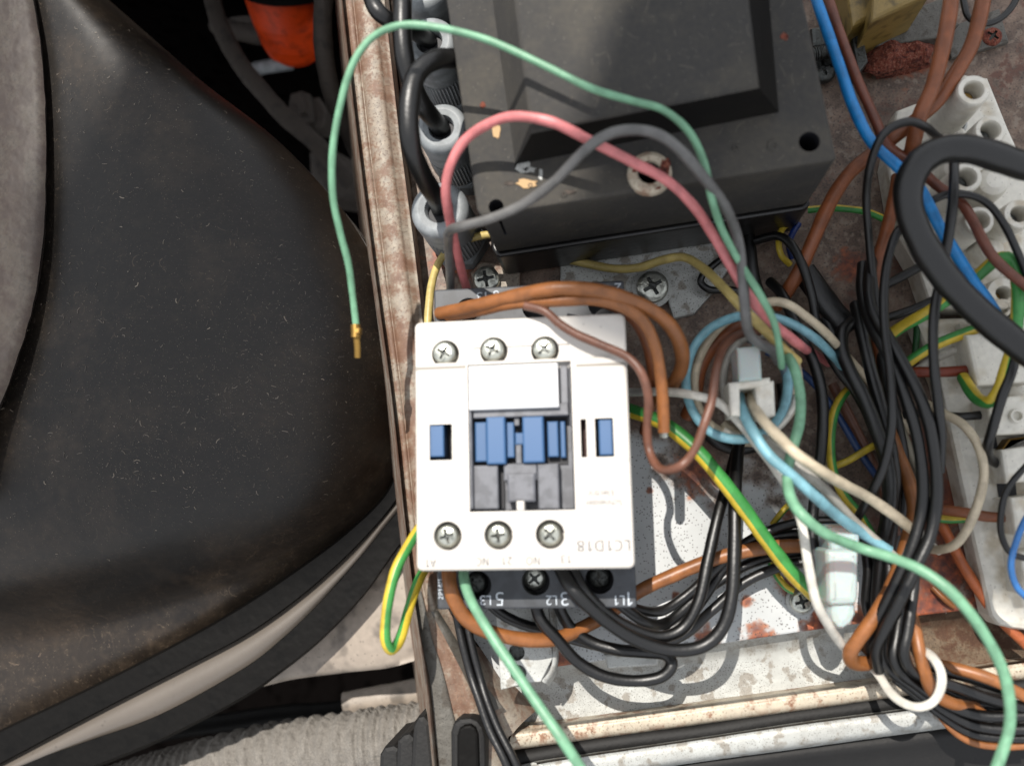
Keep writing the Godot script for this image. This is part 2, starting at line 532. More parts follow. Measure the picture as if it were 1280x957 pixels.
func wire(label: String, w: float, c: Color, pts: Array, o := {}) -> MeshInstance3D:
	if o.get("group", "") == "wires of the coil round the connector" or o.has("lift"):
		pts = pts.duplicate()
		for i in range(0, pts.size(), 3):
			pts[i + 2] += 15.0 * smoothstep(1090.0, 1000.0, pts[i]) * smoothstep(790.0, 860.0, pts[i]) * smoothstep(300.0, 380.0, pts[i + 1])
	var l := line(pts)
	var r := px(w, l[l.size() / 2]) * 0.445
	var st := new_st()
	var oo := o.duplicate()
	if o.has("earth"):
		oo.second = LEAF.srgb_to_linear()
		oo.turn = o.earth
	tube(st, l, r, c.srgb_to_linear(), oo)
	var n: String = o.get("name", "wire")
	var node := obj(n, st, M.black_pvc if c == BLACK else M.pvc)
	tag(node, label, o.get("cat", "wire"), o.get("group", ""))
	return node

# ---------------------------------------------------------------- start
func _ready():
	rng.seed = 20240
	cam = Camera3D.new()
	cam.name = "camera"
	add_child(cam)
	cam.fov = rad_to_deg(2.0 * atan(478.5 / FOCAL))
	cam.near = 0.01
	cam.far = 30.0
	cam.look_at_from_position(Vector3(0, 0.225, 0), Vector3(0, 0.225, 0) + Vector3(-130.0 / FOCAL, -1, -141.5 / FOCAL), Vector3(0, 0, -1))
	var lens := CameraAttributesPhysical.new()
	lens.frustum_focal_length = 12.0 * FOCAL / 478.5
	lens.frustum_focus_distance = 0.23
	lens.frustum_near = 0.01
	lens.frustum_far = 30.0
	lens.exposure_aperture = 9.5
	cam.attributes = lens
	cam.fov = rad_to_deg(2.0 * atan(478.5 / FOCAL))
	cam.current = true

	var env := Environment.new()
	env.background_mode = Environment.BG_SKY
	var sky := Sky.new()
	var sm := ProceduralSkyMaterial.new()
	sm.sky_top_color = Color(0.70, 0.71, 0.73)
	sm.sky_horizon_color = Color(0.86, 0.87, 0.88)
	sm.sky_curve = 0.12
	sm.sky_energy_multiplier = 1.3
	sm.ground_bottom_color = Color(0.22, 0.20, 0.18)
	sm.ground_horizon_color = Color(0.5, 0.48, 0.45)
	sm.sun_angle_max = 1.0
	sky.sky_material = sm
	env.sky = sky
	env.tonemap_mode = Environment.TONE_MAPPER_LINEAR
	env.tonemap_exposure = 1.22
	env.sdfgi_enabled = true
	env.ssao_enabled = true
	env.ssil_enabled = true
	var we := WorldEnvironment.new()
	we.name = "world_environment"
	we.environment = env
	add_child(we)
	var sun := DirectionalLight3D.new()
	sun.name = "sun"
	sun.light_color = Color(1.0, 0.975, 0.94)
	sun.light_energy = 1.6
	sun.light_angular_distance = 0.5
	sun.shadow_enabled = true
	add_child(sun)
	sun.look_at_from_position(Vector3.ZERO, Vector3(SUN_X, -1, SUN_Z), Vector3(0, 0, -1))

	make_materials()
	build_surroundings()
	build_tray()
	build_glands()
	build_transformer()
	build_terminals()
	build_contactor()
	build_connectors()
	build_wires()

# ---------------------------------------------------------------- what lies round the box
func build_surroundings():
	var st := new_st()
	quad(st, Vector3(-3, -0.32, -3), Vector3(3, -0.32, -3), Vector3(3, -0.32, 3), Vector3(-3, -0.32, 3), Vector3.UP)
	tag(obj("ground", st, M.cavity), "dark ground far below the box and the casing", "ground", "", "structure")

	# panel added out of view, outlined to shade the upper right
	var hh := 1.0
	var off := Vector3(-SUN_X, 0, -SUN_Z) * (hh - 0.05)
	var outline := PackedVector2Array()
	for a in [[690, 366], [2300, 1050], [2300, -420], [860, -420], [800, -20], [740, 180]]:
		var p := P(a[0], a[1], 50) + off
		outline.append(Vector2(p.x, -p.z))
	st = new_st()
	slab(st, outline, hh, hh + 0.012, 0.002, FLAT)
	tag(obj("added_box_shade", st, M.pale_panel), "pale unseen panel added above the control box to shade its upper right", "cover")

	hh = 1.8  # unseen panel added high up, outlined to shade the casing
	off = Vector3(-SUN_X, 0, -SUN_Z) * (hh + 0.012)
	outline = PackedVector2Array()
	for a in [[210, -420], [376, -420], [392, 60], [428, 250], [466, 400], [470, 520], [436, 590], [380, 640], [280, 684], [150, 728], [30, 672], [112, 470], [112, 330], [190, 170]]:
		var p := P(a[0], a[1], -12) + off
		outline.append(Vector2(p.x, -p.z))
	st = new_st()
	slab(st, outline, hh, hh + 0.01, 0.002, FLAT)
	tag(obj("added_casing_shade", st, M.casing_band), "dark unseen panel added high above to shade the black casing", "shade_panel")

	# big dusty black casing on the left
	var at := P(150, 450, 0)
	var cas := thing("black_casing", at, "large dusty black rounded casing with a rusty metal rim, filling the left side", "casing")
	st = new_st()
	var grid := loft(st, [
		[-10, -60, 6, 12, 60, 6, 18, 180, 6, 12, 300, 6, -10, 420, 6, -40, 510, 6, -110, 600, 4, -250, 700, 2],
		[36, -60, 9, 112, 50, 10, 150, 150, 10, 165, 300, 9, 156, 460, 7, 100, 590, 3, 0, 670, -1, -150, 730, -4],
		[52, -60, 4, 186, 66, 5, 284, 180, 4, 345, 310, 3, 350, 450, 0, 276, 590, -4, 130, 690, -8, -110, 765, -13],
		[62, -60, -7, 226, 82, -7, 352, 184, -8, 440, 302, -9, 468, 440, -12, 392, 612, -17, 182, 728, -22, -95, 795, -27],
		[72, -56, -22, 250, 100, -23, 374, 206, -24, 470, 322, -26, 510, 460, -29, 430, 640, -32, 205, 758, -34, -88, 840, -38],
		[76, -52, -36, 255, 106, -37, 378, 212, -38, 476, 328, -40, 516, 470, -42, 462, 632, -40, 222, 790, -38, -85, 905, -40],
		[79, -48, -56, 258, 110, -57, 380, 216, -58, 480, 334, -60, 520, 480, -62, 484, 626, -48, 232, 818, -44, -82, 975, -46],
	], 14, 8, 0.0, 1.0, [Color(0.36, 0.36, 0.36), Color(0.36, 0.36, 0.36), Color(0.36, 0.35, 0.34), Color(0.38, 0.36, 0.34), Color(0.85, 0.80, 0.74), Color(2.3, 2.12, 1.9), Color(2.6, 2.4, 2.15)])  # lower rows tinted pale brown: dust, and glancing light painted in
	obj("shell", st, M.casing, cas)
	st = new_st()                                   # grit, lint and flakes lying on it
	for k in 8000:
		var gi := 2 + int(rng.randf() * (grid.size() - 14))
		var row: PackedVector3Array = grid[gi]
		var gj := 2 + int(rng.randf() * (row.size() - 30))
		if k % 3 == 0:                               # thicker where it has been swept together
			gi = clampi(int(rng.randfn(14, 5)), 2, grid.size() - 14)
			gj = clampi(int(rng.randfn(62, 9)), 2, row.size() - 6)
		var p0: Vector3 = grid[gi][gj]
		var ea: Vector3 = grid[gi][gj + 1] - p0
		var eb: Vector3 = grid[gi + 1][gj] - p0
		var at2 := p0 + ea * rng.randf() + eb * rng.randf()
		var nn := ea.cross(eb).normalized()
		if nn.y < 0.0: nn = -nn
		var dir := (ea.normalized().rotated(nn, rng.randf() * TAU))
		var sd := nn.cross(dir)
		var ln := 0.00007 + 0.0008 * pow(rng.randf(), 24.0)
		var wd := minf(ln, 0.00006 + 0.00008 * rng.randf())
		at2 += nn * 0.00012
		var bend := sd * ln * rng.randf_range(-0.5, 0.5)
		var tone := Color(0.56, 0.52, 0.47).lerp(Color(0.20, 0.18, 0.165), sqrt(rng.randf())).srgb_to_linear()
		quad(st, at2 - dir * ln - sd * wd, at2 - sd * wd + bend, at2 + sd * wd + bend, at2 - dir * ln + sd * wd, nn, tone)
		quad(st, at2 - sd * wd + bend, at2 + dir * ln - sd * wd, at2 + dir * ln + sd * wd, at2 + sd * wd + bend, nn, tone)
	var fl := obj("dust_flecks", st, M.pvc, cas)
	fl.set_meta("kind", "stuff")
	st = new_st()
	loft(st, [
		[-40, -60, 9, -40, 120, 9, -45, 300, 9, -70, 470, 9, -140, 580, 9, -260, 700, 9],
		[18, -60, 12, 38, 60, 12, 44, 190, 12, 36, 330, 12, 6, 450, 12, -70, 620, 12],
		[32, -60, 9, 52, 60, 9, 58, 190, 9, 52, 330, 9, 22, 450, 9, -50, 640, 9],
		[30, -60, 2, 50, 60, 2, 56, 190, 2, 50, 330, 2, 20, 450, 2, -52, 640, 2],
	], 14, 2, 0.0005)
	obj("metal_rim", st, mat("rim_metal", Color(0.36, 0.325, 0.30), 0.6, 0.0, M.rusty_steel.albedo_texture, 9.0, M.grit, 0.03), cas)

	st = new_st()
	loft(st, [
		[500, 575, -36, 480, 618, -36, 433, 664, -36, 376, 707, -36, 301, 757, -36, 226, 800, -36, 113, 858, -36, 0, 912, -36, -80, 952, -36],
		[502, 578, -32, 481, 621, -32, 434, 667, -32, 377, 710, -32, 302, 760, -32, 227, 803, -32, 114, 861, -32, 0, 915, -32, -80, 955, -32],
		[512, 600, -32, 476, 648, -32, 424, 702, -32, 364, 753, -32, 304, 794, -32, 230, 833, -32, 113, 893, -32, 6, 950, -32, -80, 996, -32],
		[513, 604, -40, 477, 652, -40, 425, 706, -40, 365, 757, -40, 305, 798, -40, 231, 837, -40, 114, 897, -40, 7, 954, -40, -80, 1000, -40]], 8, 1)
	tag(obj("rubber_band", st, M.casing_band), "upper of the two dark curved rubber bands below the black casing", "rubber band", "curved bands under the casing")
	st = new_st()
	loft(st, [
		[514, 600, -36, 476, 646, -36, 424, 700, -36, 364, 751, -36, 304, 792, -36, 230, 831, -36, 113, 891, -36, 6, 948, -36, -80, 994, -36],
		[518, 606, -33.4, 480, 652, -33.4, 438, 704, -33.4, 384, 756, -33.4, 328, 800, -33.4, 270, 836, -33.4, 156, 892, -33.4, 60, 938, -33.4, -60, 994, -33.4],
		[522, 612, -36, 486, 656, -36, 452, 698, -36, 402, 754, -36, 352, 802, -36, 302, 840, -36, 202, 895, -36, 115, 927, -36, 0, 965, -36]], 8, 4)
	tag(obj("curved_lip", st, M.pale_lip), "grey curved metal lip between the two dark rubber bands", "metal lip")
	st = new_st()
	loft(st, [
		[522, 606, -40, 484, 650, -40, 450, 692, -40, 400, 748, -40, 350, 796, -40, 300, 834, -40, 200, 889, -40, 113, 921, -40, 30, 950, -40, -80, 988, -40],
		[523, 610, -34, 485, 654, -34, 451, 696, -34, 401, 752, -34, 351, 800, -34, 301, 838, -34, 201, 893, -34, 113, 925, -34, 30, 953, -34, -80, 992, -34],
		[530, 640, -34, 490, 692, -34, 454, 742, -34, 402, 796, -34, 350, 838, -34, 300, 872, -34, 202, 922, -34, 113, 958, -34, 40, 985, -34, -80, 1040, -34],
		[530, 644, -46, 490, 696, -46, 454, 746, -46, 402, 800, -46, 350, 842, -46, 300, 876, -46, 202, 926, -46, 113, 962, -46, 40, 989, -46, -80, 1044, -46]], 8, 1)
	tag(obj("rubber_band", st, M.casing_band), "lower, outermost dark curved rubber band beside the pale panel", "rubber band", "curved bands under the casing")
	st = new_st()
	loft(st, [
		[560, 600, -46, 500, 664, -46, 451, 706, -46, 395, 764, -46, 339, 820, -46, 285, 862, -46, 262, 872, -46],
		[570, 690, -45, 520, 720, -45, 470, 752, -45, 410, 800, -46, 350, 838, -47, 290, 864, -47, 264, 873, -47],
		[600, 800, -46, 530, 814, -46, 480, 828, -46, 420, 836, -47, 361, 846, -48, 300, 864, -48, 266, 874, -48],
		[600, 806, -50, 530, 820, -50, 480, 834, -50, 420, 842, -50, 361, 850, -50, 300, 866, -50, 266, 875, -50]], 10, 3, 0.0002)
	tag(obj("pale_panel", st, M.pale_panel), "pale grey painted body panel below the black casing", "panel")

	st = new_st()
	tube(st, line([180, 918, -95, 260, 905, -95, 360, 893, -95, 460, 880, -95, 600, 858, -95]), 0.0034, Color(0.5, 0.5, 0.5))
	tag(obj("black_pipe", st, M.casing_band), "thin shiny black pipe running under the pale panel", "pipe")
	st = new_st()
	tube(st, line([432, 884, -78, 450, 880, -78, 520, 866, -78, 600, 852, -78]), 0.0048, Color.WHITE, {"flat": 0.7})
	tag(obj("metal_bar", st, M.pale_panel), "pale rounded bar in the dark gap left of the box corner", "bar")
	st = new_st()
	var spine := smooth(line([60, 1030, -70, 200, 985, -68, 330, 952, -66, 450, 935, -64, 600, 915, -62]), 0.0012)
	var rr := 0.0115
	var nz := noise(77, 400.0, 3)
	for i in spine.size() - 1:                      # a woven sleeve: ridges across, fuzzy threads
		for k in 40:
			var q := []
			var nn := []
			for e in [[i, k], [i + 1, k], [i + 1, k + 1], [i, k + 1]]:
				var t := (spine[mini(e[0] + 1, spine.size() - 1)] - spine[maxi(e[0] - 1, 0)]).normalized()
				var u := (Vector3.UP - t * t.y).normalized()
				var v := t.cross(u)
				var a: float = TAU * e[1] / 40.0
				var d := u * cos(a) + v * sin(a)
				var b: Vector3 = spine[e[0]] + d * rr
				b += d * (0.0006 * sin(e[0] * TAU / 5.0) + nz.get_noise_3dv(b) * 0.0005)
				q.append(b)
				nn.append(d)
			quad(st, q[0], q[1], q[2], q[3], nn[0])
	tag(obj("woven_hose", st, M.woven), "grey ribbed woven hose at the bottom left", "hose")

	# dark recess at the top left
	var ax0 := P(352, -70, -60)
	var ax1 := P(372, 78, -95)
	var along := (ax1 - ax0)
	var len := along.length()
	var yb := along.normalized()
	var xb := yb.cross(Vector3.RIGHT).normalized()
	var fun := thing("orange_container", ax1, "orange tapered plastic container with a black collar at the top left", "container")
	st = new_st()
	var xf := Transform3D(Basis(xb, yb, xb.cross(yb)), ax0)
	lathe(st, [[0.0175, 0.0], [0.0172, len * 0.3], [0.0150, len * 0.6], [0.0128, len * 0.8], [0.0108, len * 0.9], [0.007, len * 0.97], [0.0, len]], xf, 36)
	obj("shell", st, M.orange_plastic, fun)
	st = new_st()
	lathe(st, [[0.0178, len * 0.24], [0.0190, len * 0.26], [0.0190, len * 0.33], [0.0168, len * 0.35]], xf, 36)
	obj("collar", st, M.casing_band, fun)
	st = new_st()
	tube(st, line([258, -30, -72, 272, 20, -72, 290, 62, -74, 308, 92, -76, 330, 118, -78, 360, 150, -82, 400, 185, -88, 440, 230, -96]), 0.0034, Color.WHITE, {"flat": 0.4})
	tag(obj("flat_strap", st, M.cavity_part), "dusty flat strap crossing the dark recess at the top left", "strap")
	st = new_st()
	tube(st, line([410, -30, -40, 404, 30, -42, 405, 70, -44, 414, 115, -48, 428, 150, -54, 446, 190, -62]), 0.0032, Color.WHITE)
	tag(obj("dusty_pipe", st, M.cavity_part), "curved dusty grey pipe beside the rusty box edge", "pipe")
	st = new_st()
	tube(st, line([306, 92, -100, 330, 84, -100, 364, 78, -100]), 0.0028, Color.WHITE)
	tag(obj("metal_rod", st, M.gland_grey), "short blue-grey rod below the orange container", "rod")
	st = new_st()
	plate_px(st, [362, 116, 376, 112, 386, 116, 390, 150, 376, 156, 358, 140], -104, -92, 0.0012)
	plate_px(st, [386, 122, 398, 120, 408, 140, 404, 160, 392, 158], -106, -96, 0.0012)
	plate_px(st, [370, 124, 378, 122, 382, 140, 374, 142], -93, -89, 0.0006)
	tag(obj("hose_clip", st, M.cavity_part), "small dusty clip with two jaws in the dark recess", "clip")
	st = new_st()
	tube(st, line([262, -20, -92, 280, 2, -92, 300, 16, -92, 330, 20, -92]), 0.0055, Color.WHITE)
	tube(st, line([272, 26, -94, 292, 34, -94, 330, 40, -94]), 0.005, Color.WHITE)
	tag(obj("ribbed_duct", st, M.cavity_part), "beige ribbed duct left of the orange container", "duct")
	st = new_st()
	plate_px(st, [384, 188, 410, 182, 436, 196, 446, 250, 404, 244, 386, 216], -130, -112, 0.003)
	tag(obj("dusty_block", st, M.cavity_part), "rounded dusty block low in the dark recess", "block")
	st = new_st()
	var w0 := P(60, -30, -60)  # unseen block added beyond the upper edge to shade the recess
	var w1 := P(400, -30, -60)
	slab(st, PackedVector2Array([Vector2(w0.x, -w0.z), Vector2(w1.x, -w1.z), Vector2(w1.x, -w1.z + 0.05), Vector2(w0.x, -w0.z + 0.05)]), -0.3, 0.055, 0.004, FLAT)
	tag(obj("added_recess_shade", st, M.cavity), "dark unseen block added to shade the recess at the top left", "added_recess_shade")

# ---------------------------------------------------------------- the box
func screw(parent: Node3D, x: float, y: float, h: float, w: float, m: Material, called := "screw", turn := 0.6, washer := false):
	# a pan head with a cross recess
	var c := P(x, y, h)
	var r := px(w, c) * 0.5
	var root := CSGCombiner3D.new()
	root.name = called
	parent.add_child(root, true)
	root.global_transform = Transform3D(Basis(Vector3.UP, turn), c)
	var st := new_st()
	lathe(st, [[r, -0.0022], [r, -0.0008], [r * 0.94, -0.0003], [r * 0.7, 0.0], [0.0, 0.0001], [0.0, 0.0001]].slice(0, 5), Transform3D.IDENTITY, 30)
	lathe(st, [[0.0, -0.0022], [r, -0.0022]], Transform3D.IDENTITY, 30)
	var head := CSGMesh3D.new()
	head.mesh = st.commit()
	head.material = m
	root.add_child(head)
	for k in 3:
		var b := CSGBox3D.new()
		b.size = Vector3(r * 1.25, 0.0016, r * 0.24) if k < 2 else Vector3(r * 0.5, 0.0016, r * 0.5)
		b.rotation.y = PI / 2 * k if k < 2 else PI / 4
		b.operation = CSGShape3D.OPERATION_SUBTRACTION
		b.material = M.dull_screw
		root.add_child(b)
	if washer:
		var s2 := new_st()
		lathe(s2, [[r * 1.28, -0.003], [r * 1.28, -0.0022], [r * 0.9, -0.0020]], Transform3D(Basis(), c), 30)
		obj("washer", s2, M.zinc, parent)
	return root

func build_tray():
	var plate_mat := floor_material()
	var pl := thing("mounting_plate", P(800, 560, 0), "speckled zinc mounting plate with brown rust crust in the control box", "plate")
	var st := new_st()
	plate_px(st, [470, -160, 1500, -160, 1500, 735, 1300, 752, 1130, 772, 1000, 790, 840, 814, 692, 834, 640, 848, 616, 850, 575, 806, 556, 740, 548, 560, 520, 300], -1.6, 0.0, 0.0005)
	obj("sheet", st, plate_mat, pl)

	var bx := thing("control_box", P(560, 900, 0), "rusty cream and grey metal box rim round the mounting plate", "box")
	st = new_st()
	loft(st, [
		[414, -60, -70, 434, 150, -70, 456, 330, -70, 478, 500, -70, 494, 650, -70, 506, 760, -70, 520, 860, -70, 536, 1000, -70],
		[419, -60, 10, 442, 150, 10, 465, 330, 10, 488, 500, 10, 504, 650, 10, 518, 760, 10, 532, 860, 10, 545, 1000, 10],
		[422, -60, 12.6, 445, 150, 12.6, 468, 330, 12.6, 491, 500, 12.6, 507, 650, 12.6, 520, 760, 12.6, 536, 850, 12.4, 552, 1000, 12],
		[432, -60, 13.4, 455, 150, 13.4, 478, 330, 13.4, 500, 500, 13.4, 516, 650, 13.4, 528, 752, 13.2, 556, 850, 12, 592, 1000, 11],
		[435, -60, 12.6, 458, 150, 12.6, 481, 330, 12.6, 503, 500, 12.6, 519, 650, 12.6, 532, 752, 12.4, 566, 844, 11.2, 604, 1000, 10],
		[439, -60, 13.8, 462, 150, 13.8, 485, 330, 13.8, 507, 500, 13.8, 522, 650, 13.8, 536, 752, 13.4, 576, 840, 12, 622, 1000, 11],
		[458, -60, 14, 481, 150, 14, 504, 330, 14, 524, 500, 14, 533, 650, 14, 542, 752, 13.4, 590, 844, 10, 632, 930, 6],
		[464, -60, 12.6, 487, 150, 12.6, 510, 330, 12.6, 530, 500, 12.6, 539, 650, 12.6, 547, 752, 11.6, 598, 842, 8.6, 640, 918, 4],
		[474, -60, 11, 497, 150, 11, 520, 330, 11, 538, 500, 11, 546, 650, 11, 554, 745, 9.6, 606, 836, 6, 652, 904, 2.6],
		[480, -60, -1, 503, 150, -1, 526, 330, -1, 542, 500, -1, 550, 650, -1, 562, 740, -2, 622, 832, -4, 672, 886, -6],
	], 10, 2, 0.00012)
	obj("left_rim", st, M.rusty_steel, bx)
	st = new_st()
	loft(st, [
		[519, 748, 13.0, 525, 800, 13.0, 537, 850, 12.8, 553, 1000, 12.6],
		[523, 742, 13.8, 537, 800, 13.6, 552, 850, 12.9, 588, 1000, 12.1],
		[526, 738, 13.6, 541, 800, 13.3, 556, 850, 12.6, 592, 1000, 11.6]], 10, 2, 0.00008)
	obj("corner_plating", st, M.dull_zinc, bx)
	st = new_st()
	loft(st, [
		[538, 764, 14.0, 578, 840, 12.6, 600, 890, 12.2],
		[543, 764, 14.2, 591, 845, 10.8, 618, 888, 10.2],
		[547, 762, 12.6, 598, 843, 9.6, 628, 884, 8.8]], 10, 2, 0.00008)
	obj("corner_plating", st, M.dull_zinc, bx)
	st = new_st()
	loft(st, [
		[600, 842, -2, 692, 828, -2, 840, 808, -2, 1000, 784, -2, 1130, 766, -2, 1320, 742, -2],
		[610, 858, -7, 692, 846, -7, 840, 826, -7, 1000, 803, -7, 1130, 785, -7, 1320, 760, -7],
		[622, 872, -8, 692, 862, -8, 840, 842, -8, 1000, 818, -8, 1130, 800, -8, 1320, 775, -8],
		[650, 905, -7.4, 700, 902, -7.4, 840, 884, -7.4, 1000, 862, -7.4, 1130, 844, -7.4, 1320, 818, -7.4],
	], 12, 3, 0.0003)
	obj("trough", st, M.zinc_bright, bx)
	st = new_st()
	loft(st, [
		[1126, 765, -1.6, 1170, 759, -1.6, 1230, 751, -1.6, 1330, 738, -1.6],
		[1132, 784, -6.4, 1170, 779, -6.4, 1230, 771, -6.4, 1330, 758, -6.4],
		[1128, 801, -7.5, 1170, 794, -7.5, 1230, 787, -7.5, 1330, 773, -7.5],
		[1124, 845, -7.0, 1170, 838, -7.0, 1230, 830, -7.0, 1330, 816, -7.0]], 12, 5, 0.0005)
	obj("rusty_corner", st, mat("rusty_dirt", Color(0.72, 0.66, 0.60), 0.85, 0.0, M.rusty_steel.albedo_texture, 14.0, M.grit, 0.05), bx)
	st = new_st()
	loft(st, [
		[648, 902, -7.4, 700, 899, -7.4, 840, 881, -7.4, 1000, 859, -7.4, 1130, 841, -7.4, 1320, 815, -7.4],
		[642, 914, 0.6, 700, 908, 0.6, 840, 889, 0.6, 1000, 867, 0.6, 1130, 849, 0.6, 1320, 823, 0.6],
		[638, 922, 1.6, 700, 914, 1.6, 840, 896, 1.6, 1000, 874, 1.6, 1130, 856, 1.6, 1320, 830, 1.6],
		[636, 934, 1.4, 700, 926, 1.4, 840, 907, 1.4, 1000, 885, 1.4, 1130, 867, 1.4, 1320, 841, 1.4],
		[636, 938, -3, 700, 930, -3, 840, 911, -3, 1000, 889, -3, 1130, 871, -3, 1320, 845, -3],
	], 12, 2, 0.0002)
	obj("lower_rim", st, M.stained_steel, bx)
	st = new_st()
	loft(st, [
		[640, 955, -3, 690, 946, -3, 840, 925, -3, 1000, 901, -3, 1130, 884, -3, 1320, 858, -3],
		[650, 962, 2.6, 690, 952, 2.6, 840, 930, 2.6, 1000, 906, 2.6, 1130, 889, 2.6, 1320, 863, 2.6],
		[660, 970, 3.2, 700, 962, 3.2, 840, 941, 3.2, 1000, 917, 3.2, 1130, 900, 3.2, 1320, 874, 3.2],
		[670, 985, 2.4, 710, 976, 2.4, 840, 953, 2.4, 1000, 931, 2.4, 1130, 913, 2.4, 1320, 888, 2.4],
		[670, 990, -5, 710, 981, -5, 840, 958, -5, 1000, 936, -5, 1130, 918, -5, 1320, 893, -5],
	], 12, 2, 0.0001)
	obj("outer_lip", st, M.zinc_bright, bx)
	var seal := thing("rubber_seal", P(900, 920, 0), "black rubber seal strip in the groove along the box's lower edge", "seal")
	st = new_st()
	tube(st, line([630, 950, -3, 700, 940, -2.4, 840, 919, -2.4, 1000, 895, -2.4, 1130, 877, -2.4, 1320, 850, -2.4]), 0.0021, Color.WHITE)
	obj("bead", st, M.black_rubber, seal)
	st = new_st()
	tube(st, line([630, 942, -4, 700, 932, -4, 840, 912, -4, 1000, 889, -4, 1130, 871, -4, 1320, 845, -4]), 0.0012, Color.WHITE)
	obj("bead", st, M.casing_band, seal)
	st = new_st()
	loft(st, [
		[700, 984, -4, 840, 954, -4, 1000, 932, -4, 1130, 915, -4, 1320, 890, -4],
		[720, 992, -3, 840, 966, -3, 1000, 944, -3, 1130, 928, -3, 1320, 903, -3],
		[740, 1010, -6, 840, 990, -6, 1000, 965, -6, 1130, 950, -6, 1320, 930, -6],
		[760, 1060, -9, 860, 1040, -9, 1000, 1020, -9, 1130, 1005, -9, 1320, 990, -9],
	], 12, 3, 0.0003)
	tag(obj("rubber_apron", st, M.black_rubber), "dusty black rubber apron below the box's bright lower lip", "rubber strip")
	# black rubber pieces under the corner
	var rb := thing("rubber_bracket", P(510, 930, -20), "black stepped rubber bracket outside the box's lower left corner", "rubber bracket")
	for q in [[[472, 1000, 474, 944, 480, 934, 492, 931, 500, 936, 504, 1000], -30, -6], [[492, 1000, 496, 926, 504, 918, 512, 916, 520, 924, 524, 1000], -30, 0], [[510, 1000, 516, 908, 522, 896, 530, 894, 538, 904, 548, 1000], -30, 5]]:
		st = new_st()
		plate_px(st, q[0], q[1], q[2], 0.0012)
		obj("step", st, M.black_rubber, rb)
	var rc := thing("rubber_clip", P(585, 940, 0), "black rubber clip hooked over the box's lower left corner", "rubber clip")
	st = new_st()
	plate_px(st, [564, 1000, 563, 916, 567, 904, 575, 898, 588, 897, 597, 901, 603, 909, 606, 922, 608, 1000], 8, 16, 0.001)
	obj("body", st, M.black_rubber, rc)
	st = new_st()
	plate_px(st, [571, 1000, 571, 920, 574, 911, 580, 907, 588, 906, 594, 910, 597, 918, 600, 1000], 16, 17.4, 0.0006)
	obj("pad", st, M.casing_band, rc)

	# perforated bracket below the contactor
	var br := thing("perforated_bracket", P(655, 830, 0), "small bright zinc bracket with two round holes below the contactor", "bracket")
	var cs := CSGCombiner3D.new()
	cs.name = "bracket_sheet"
	br.add_child(cs)
	cs.global_transform = Transform3D.IDENTITY
	st = new_st()
	plate_px(st, [618, 742, 684, 735, 691, 822, 676, 852, 662, 853, 626, 862], 12.6, 13.8, 0.0002)
	var cm := CSGMesh3D.new()
	cm.mesh = st.commit()
	cm.material = M.zinc_bright
	cs.add_child(cm)
	for q in [[646, 815], [648, 841]]:
		var cy := CSGCylinder3D.new()
		cy.radius = 0.0019
		cy.height = 0.02
		cy.sides = 24
		cy.operation = CSGShape3D.OPERATION_SUBTRACTION
		cy.material = M.zinc
		cs.add_child(cy)
		cy.global_position = P(q[0], q[1], 13.6)
	for q in [[646, 815], [648, 841]]:  # dark discs standing in for the shade inside the holes
		st = new_st()
		lathe(st, [[0.0021, 0.0], [0.0, 0.0]], Transform3D(Basis(), P(q[0], q[1], 11.8)), 20)
		obj("hole_shade_disc", st, M.dull_screw, br)
	st = new_st()
	loft(st, [[684, 735, 13.7, 691, 822, 13.7, 677, 851, 13.7], [692, 737, 12, 697, 824, 12, 683, 855, 12], [696, 744, 0, 698, 828, 0, 686, 859, 0]], 6, 3)
	obj("folded_edge", st, M.zinc_bright, br)
	st = new_st()
	plate_px(st, [755, 818, 800, 812, 824, 822, 822, 832, 760, 836], -0.2, 1.6, 0.0006)
	tag(obj("pressed_rib", st, M.zinc_bright), "low pressed rib on the plate under the looped black wires", "rib")

	# tabs with screws by the transformer
	var tb := thing("zinc_tab", P(830, 350, 0), "speckled zinc fixing tab with a cross head screw below the transformer", "fixing tab")
	st = new_st()
	plate_px(st, [700, 322, 905, 288, 912, 335, 893, 364, 868, 392, 842, 398, 832, 366, 770, 366, 700, 372], 0.3, 2.2, 0.0004)
	obj("tab_sheet", st, M.zinc, tb)
	screw(tb, 816, 357, 5.2, 40, M.screw_steel, "screw", 0.5, true)
	tb = thing("zinc_tab", P(608, 348, 0), "rusty fixing tab with a star screw by the transformer's lower left corner", "fixing tab")
	st = new_st()
	plate_px(st, [588, 340, 600, 326, 650, 332, 650, 372, 594, 372], 0.3, 2.0, 0.0004)
	obj("tab_sheet", st, M.rusty_steel, tb)
	screw(tb, 607, 348, 4.6, 34, M.screw_steel, "screw", 0.2)

	# screw and nut with a green sleeve by the lower connector
	var es := thing("earth_screw", P(1003, 752, 0), "dull earth screw on the rust patch left of the lower connector", "screw")
	screw(es, 1003, 752, 3.5, 28, M.screw_steel, "head", 0.3, true)

	# top right corner: relay, crusted bracket, screws
	var re := thing("relay", P(1095, 20, 0), "yellowish translucent relay standing at the top right edge", "relay")
	st = new_st()
	plate_px(st, [1096, -60, 1150, -70, 1164, -8, 1090, 26], 2, 22, 0.001)
	obj("amber_coil", st, M.resin_amber, re)
	st = new_st()
	plate_px(st, [1052, -60, 1092, -64, 1090, 22, 1066, 34], 2, 16, 0.001)
	obj("side_cheek", st, M.resin_amber, re)
	st = new_st()
	plate_px(st, [1060, 20, 1074, 14, 1086, 76, 1074, 92], 2, 9, 0.0006)
	obj("terminal_tab", st, M.dull_screw, re)
	st = new_st()
	plate_px(st, [1084, 34, 1180, -4, 1200, 30, 1178, 46, 1090, 58], 1, 5, 0.0005)
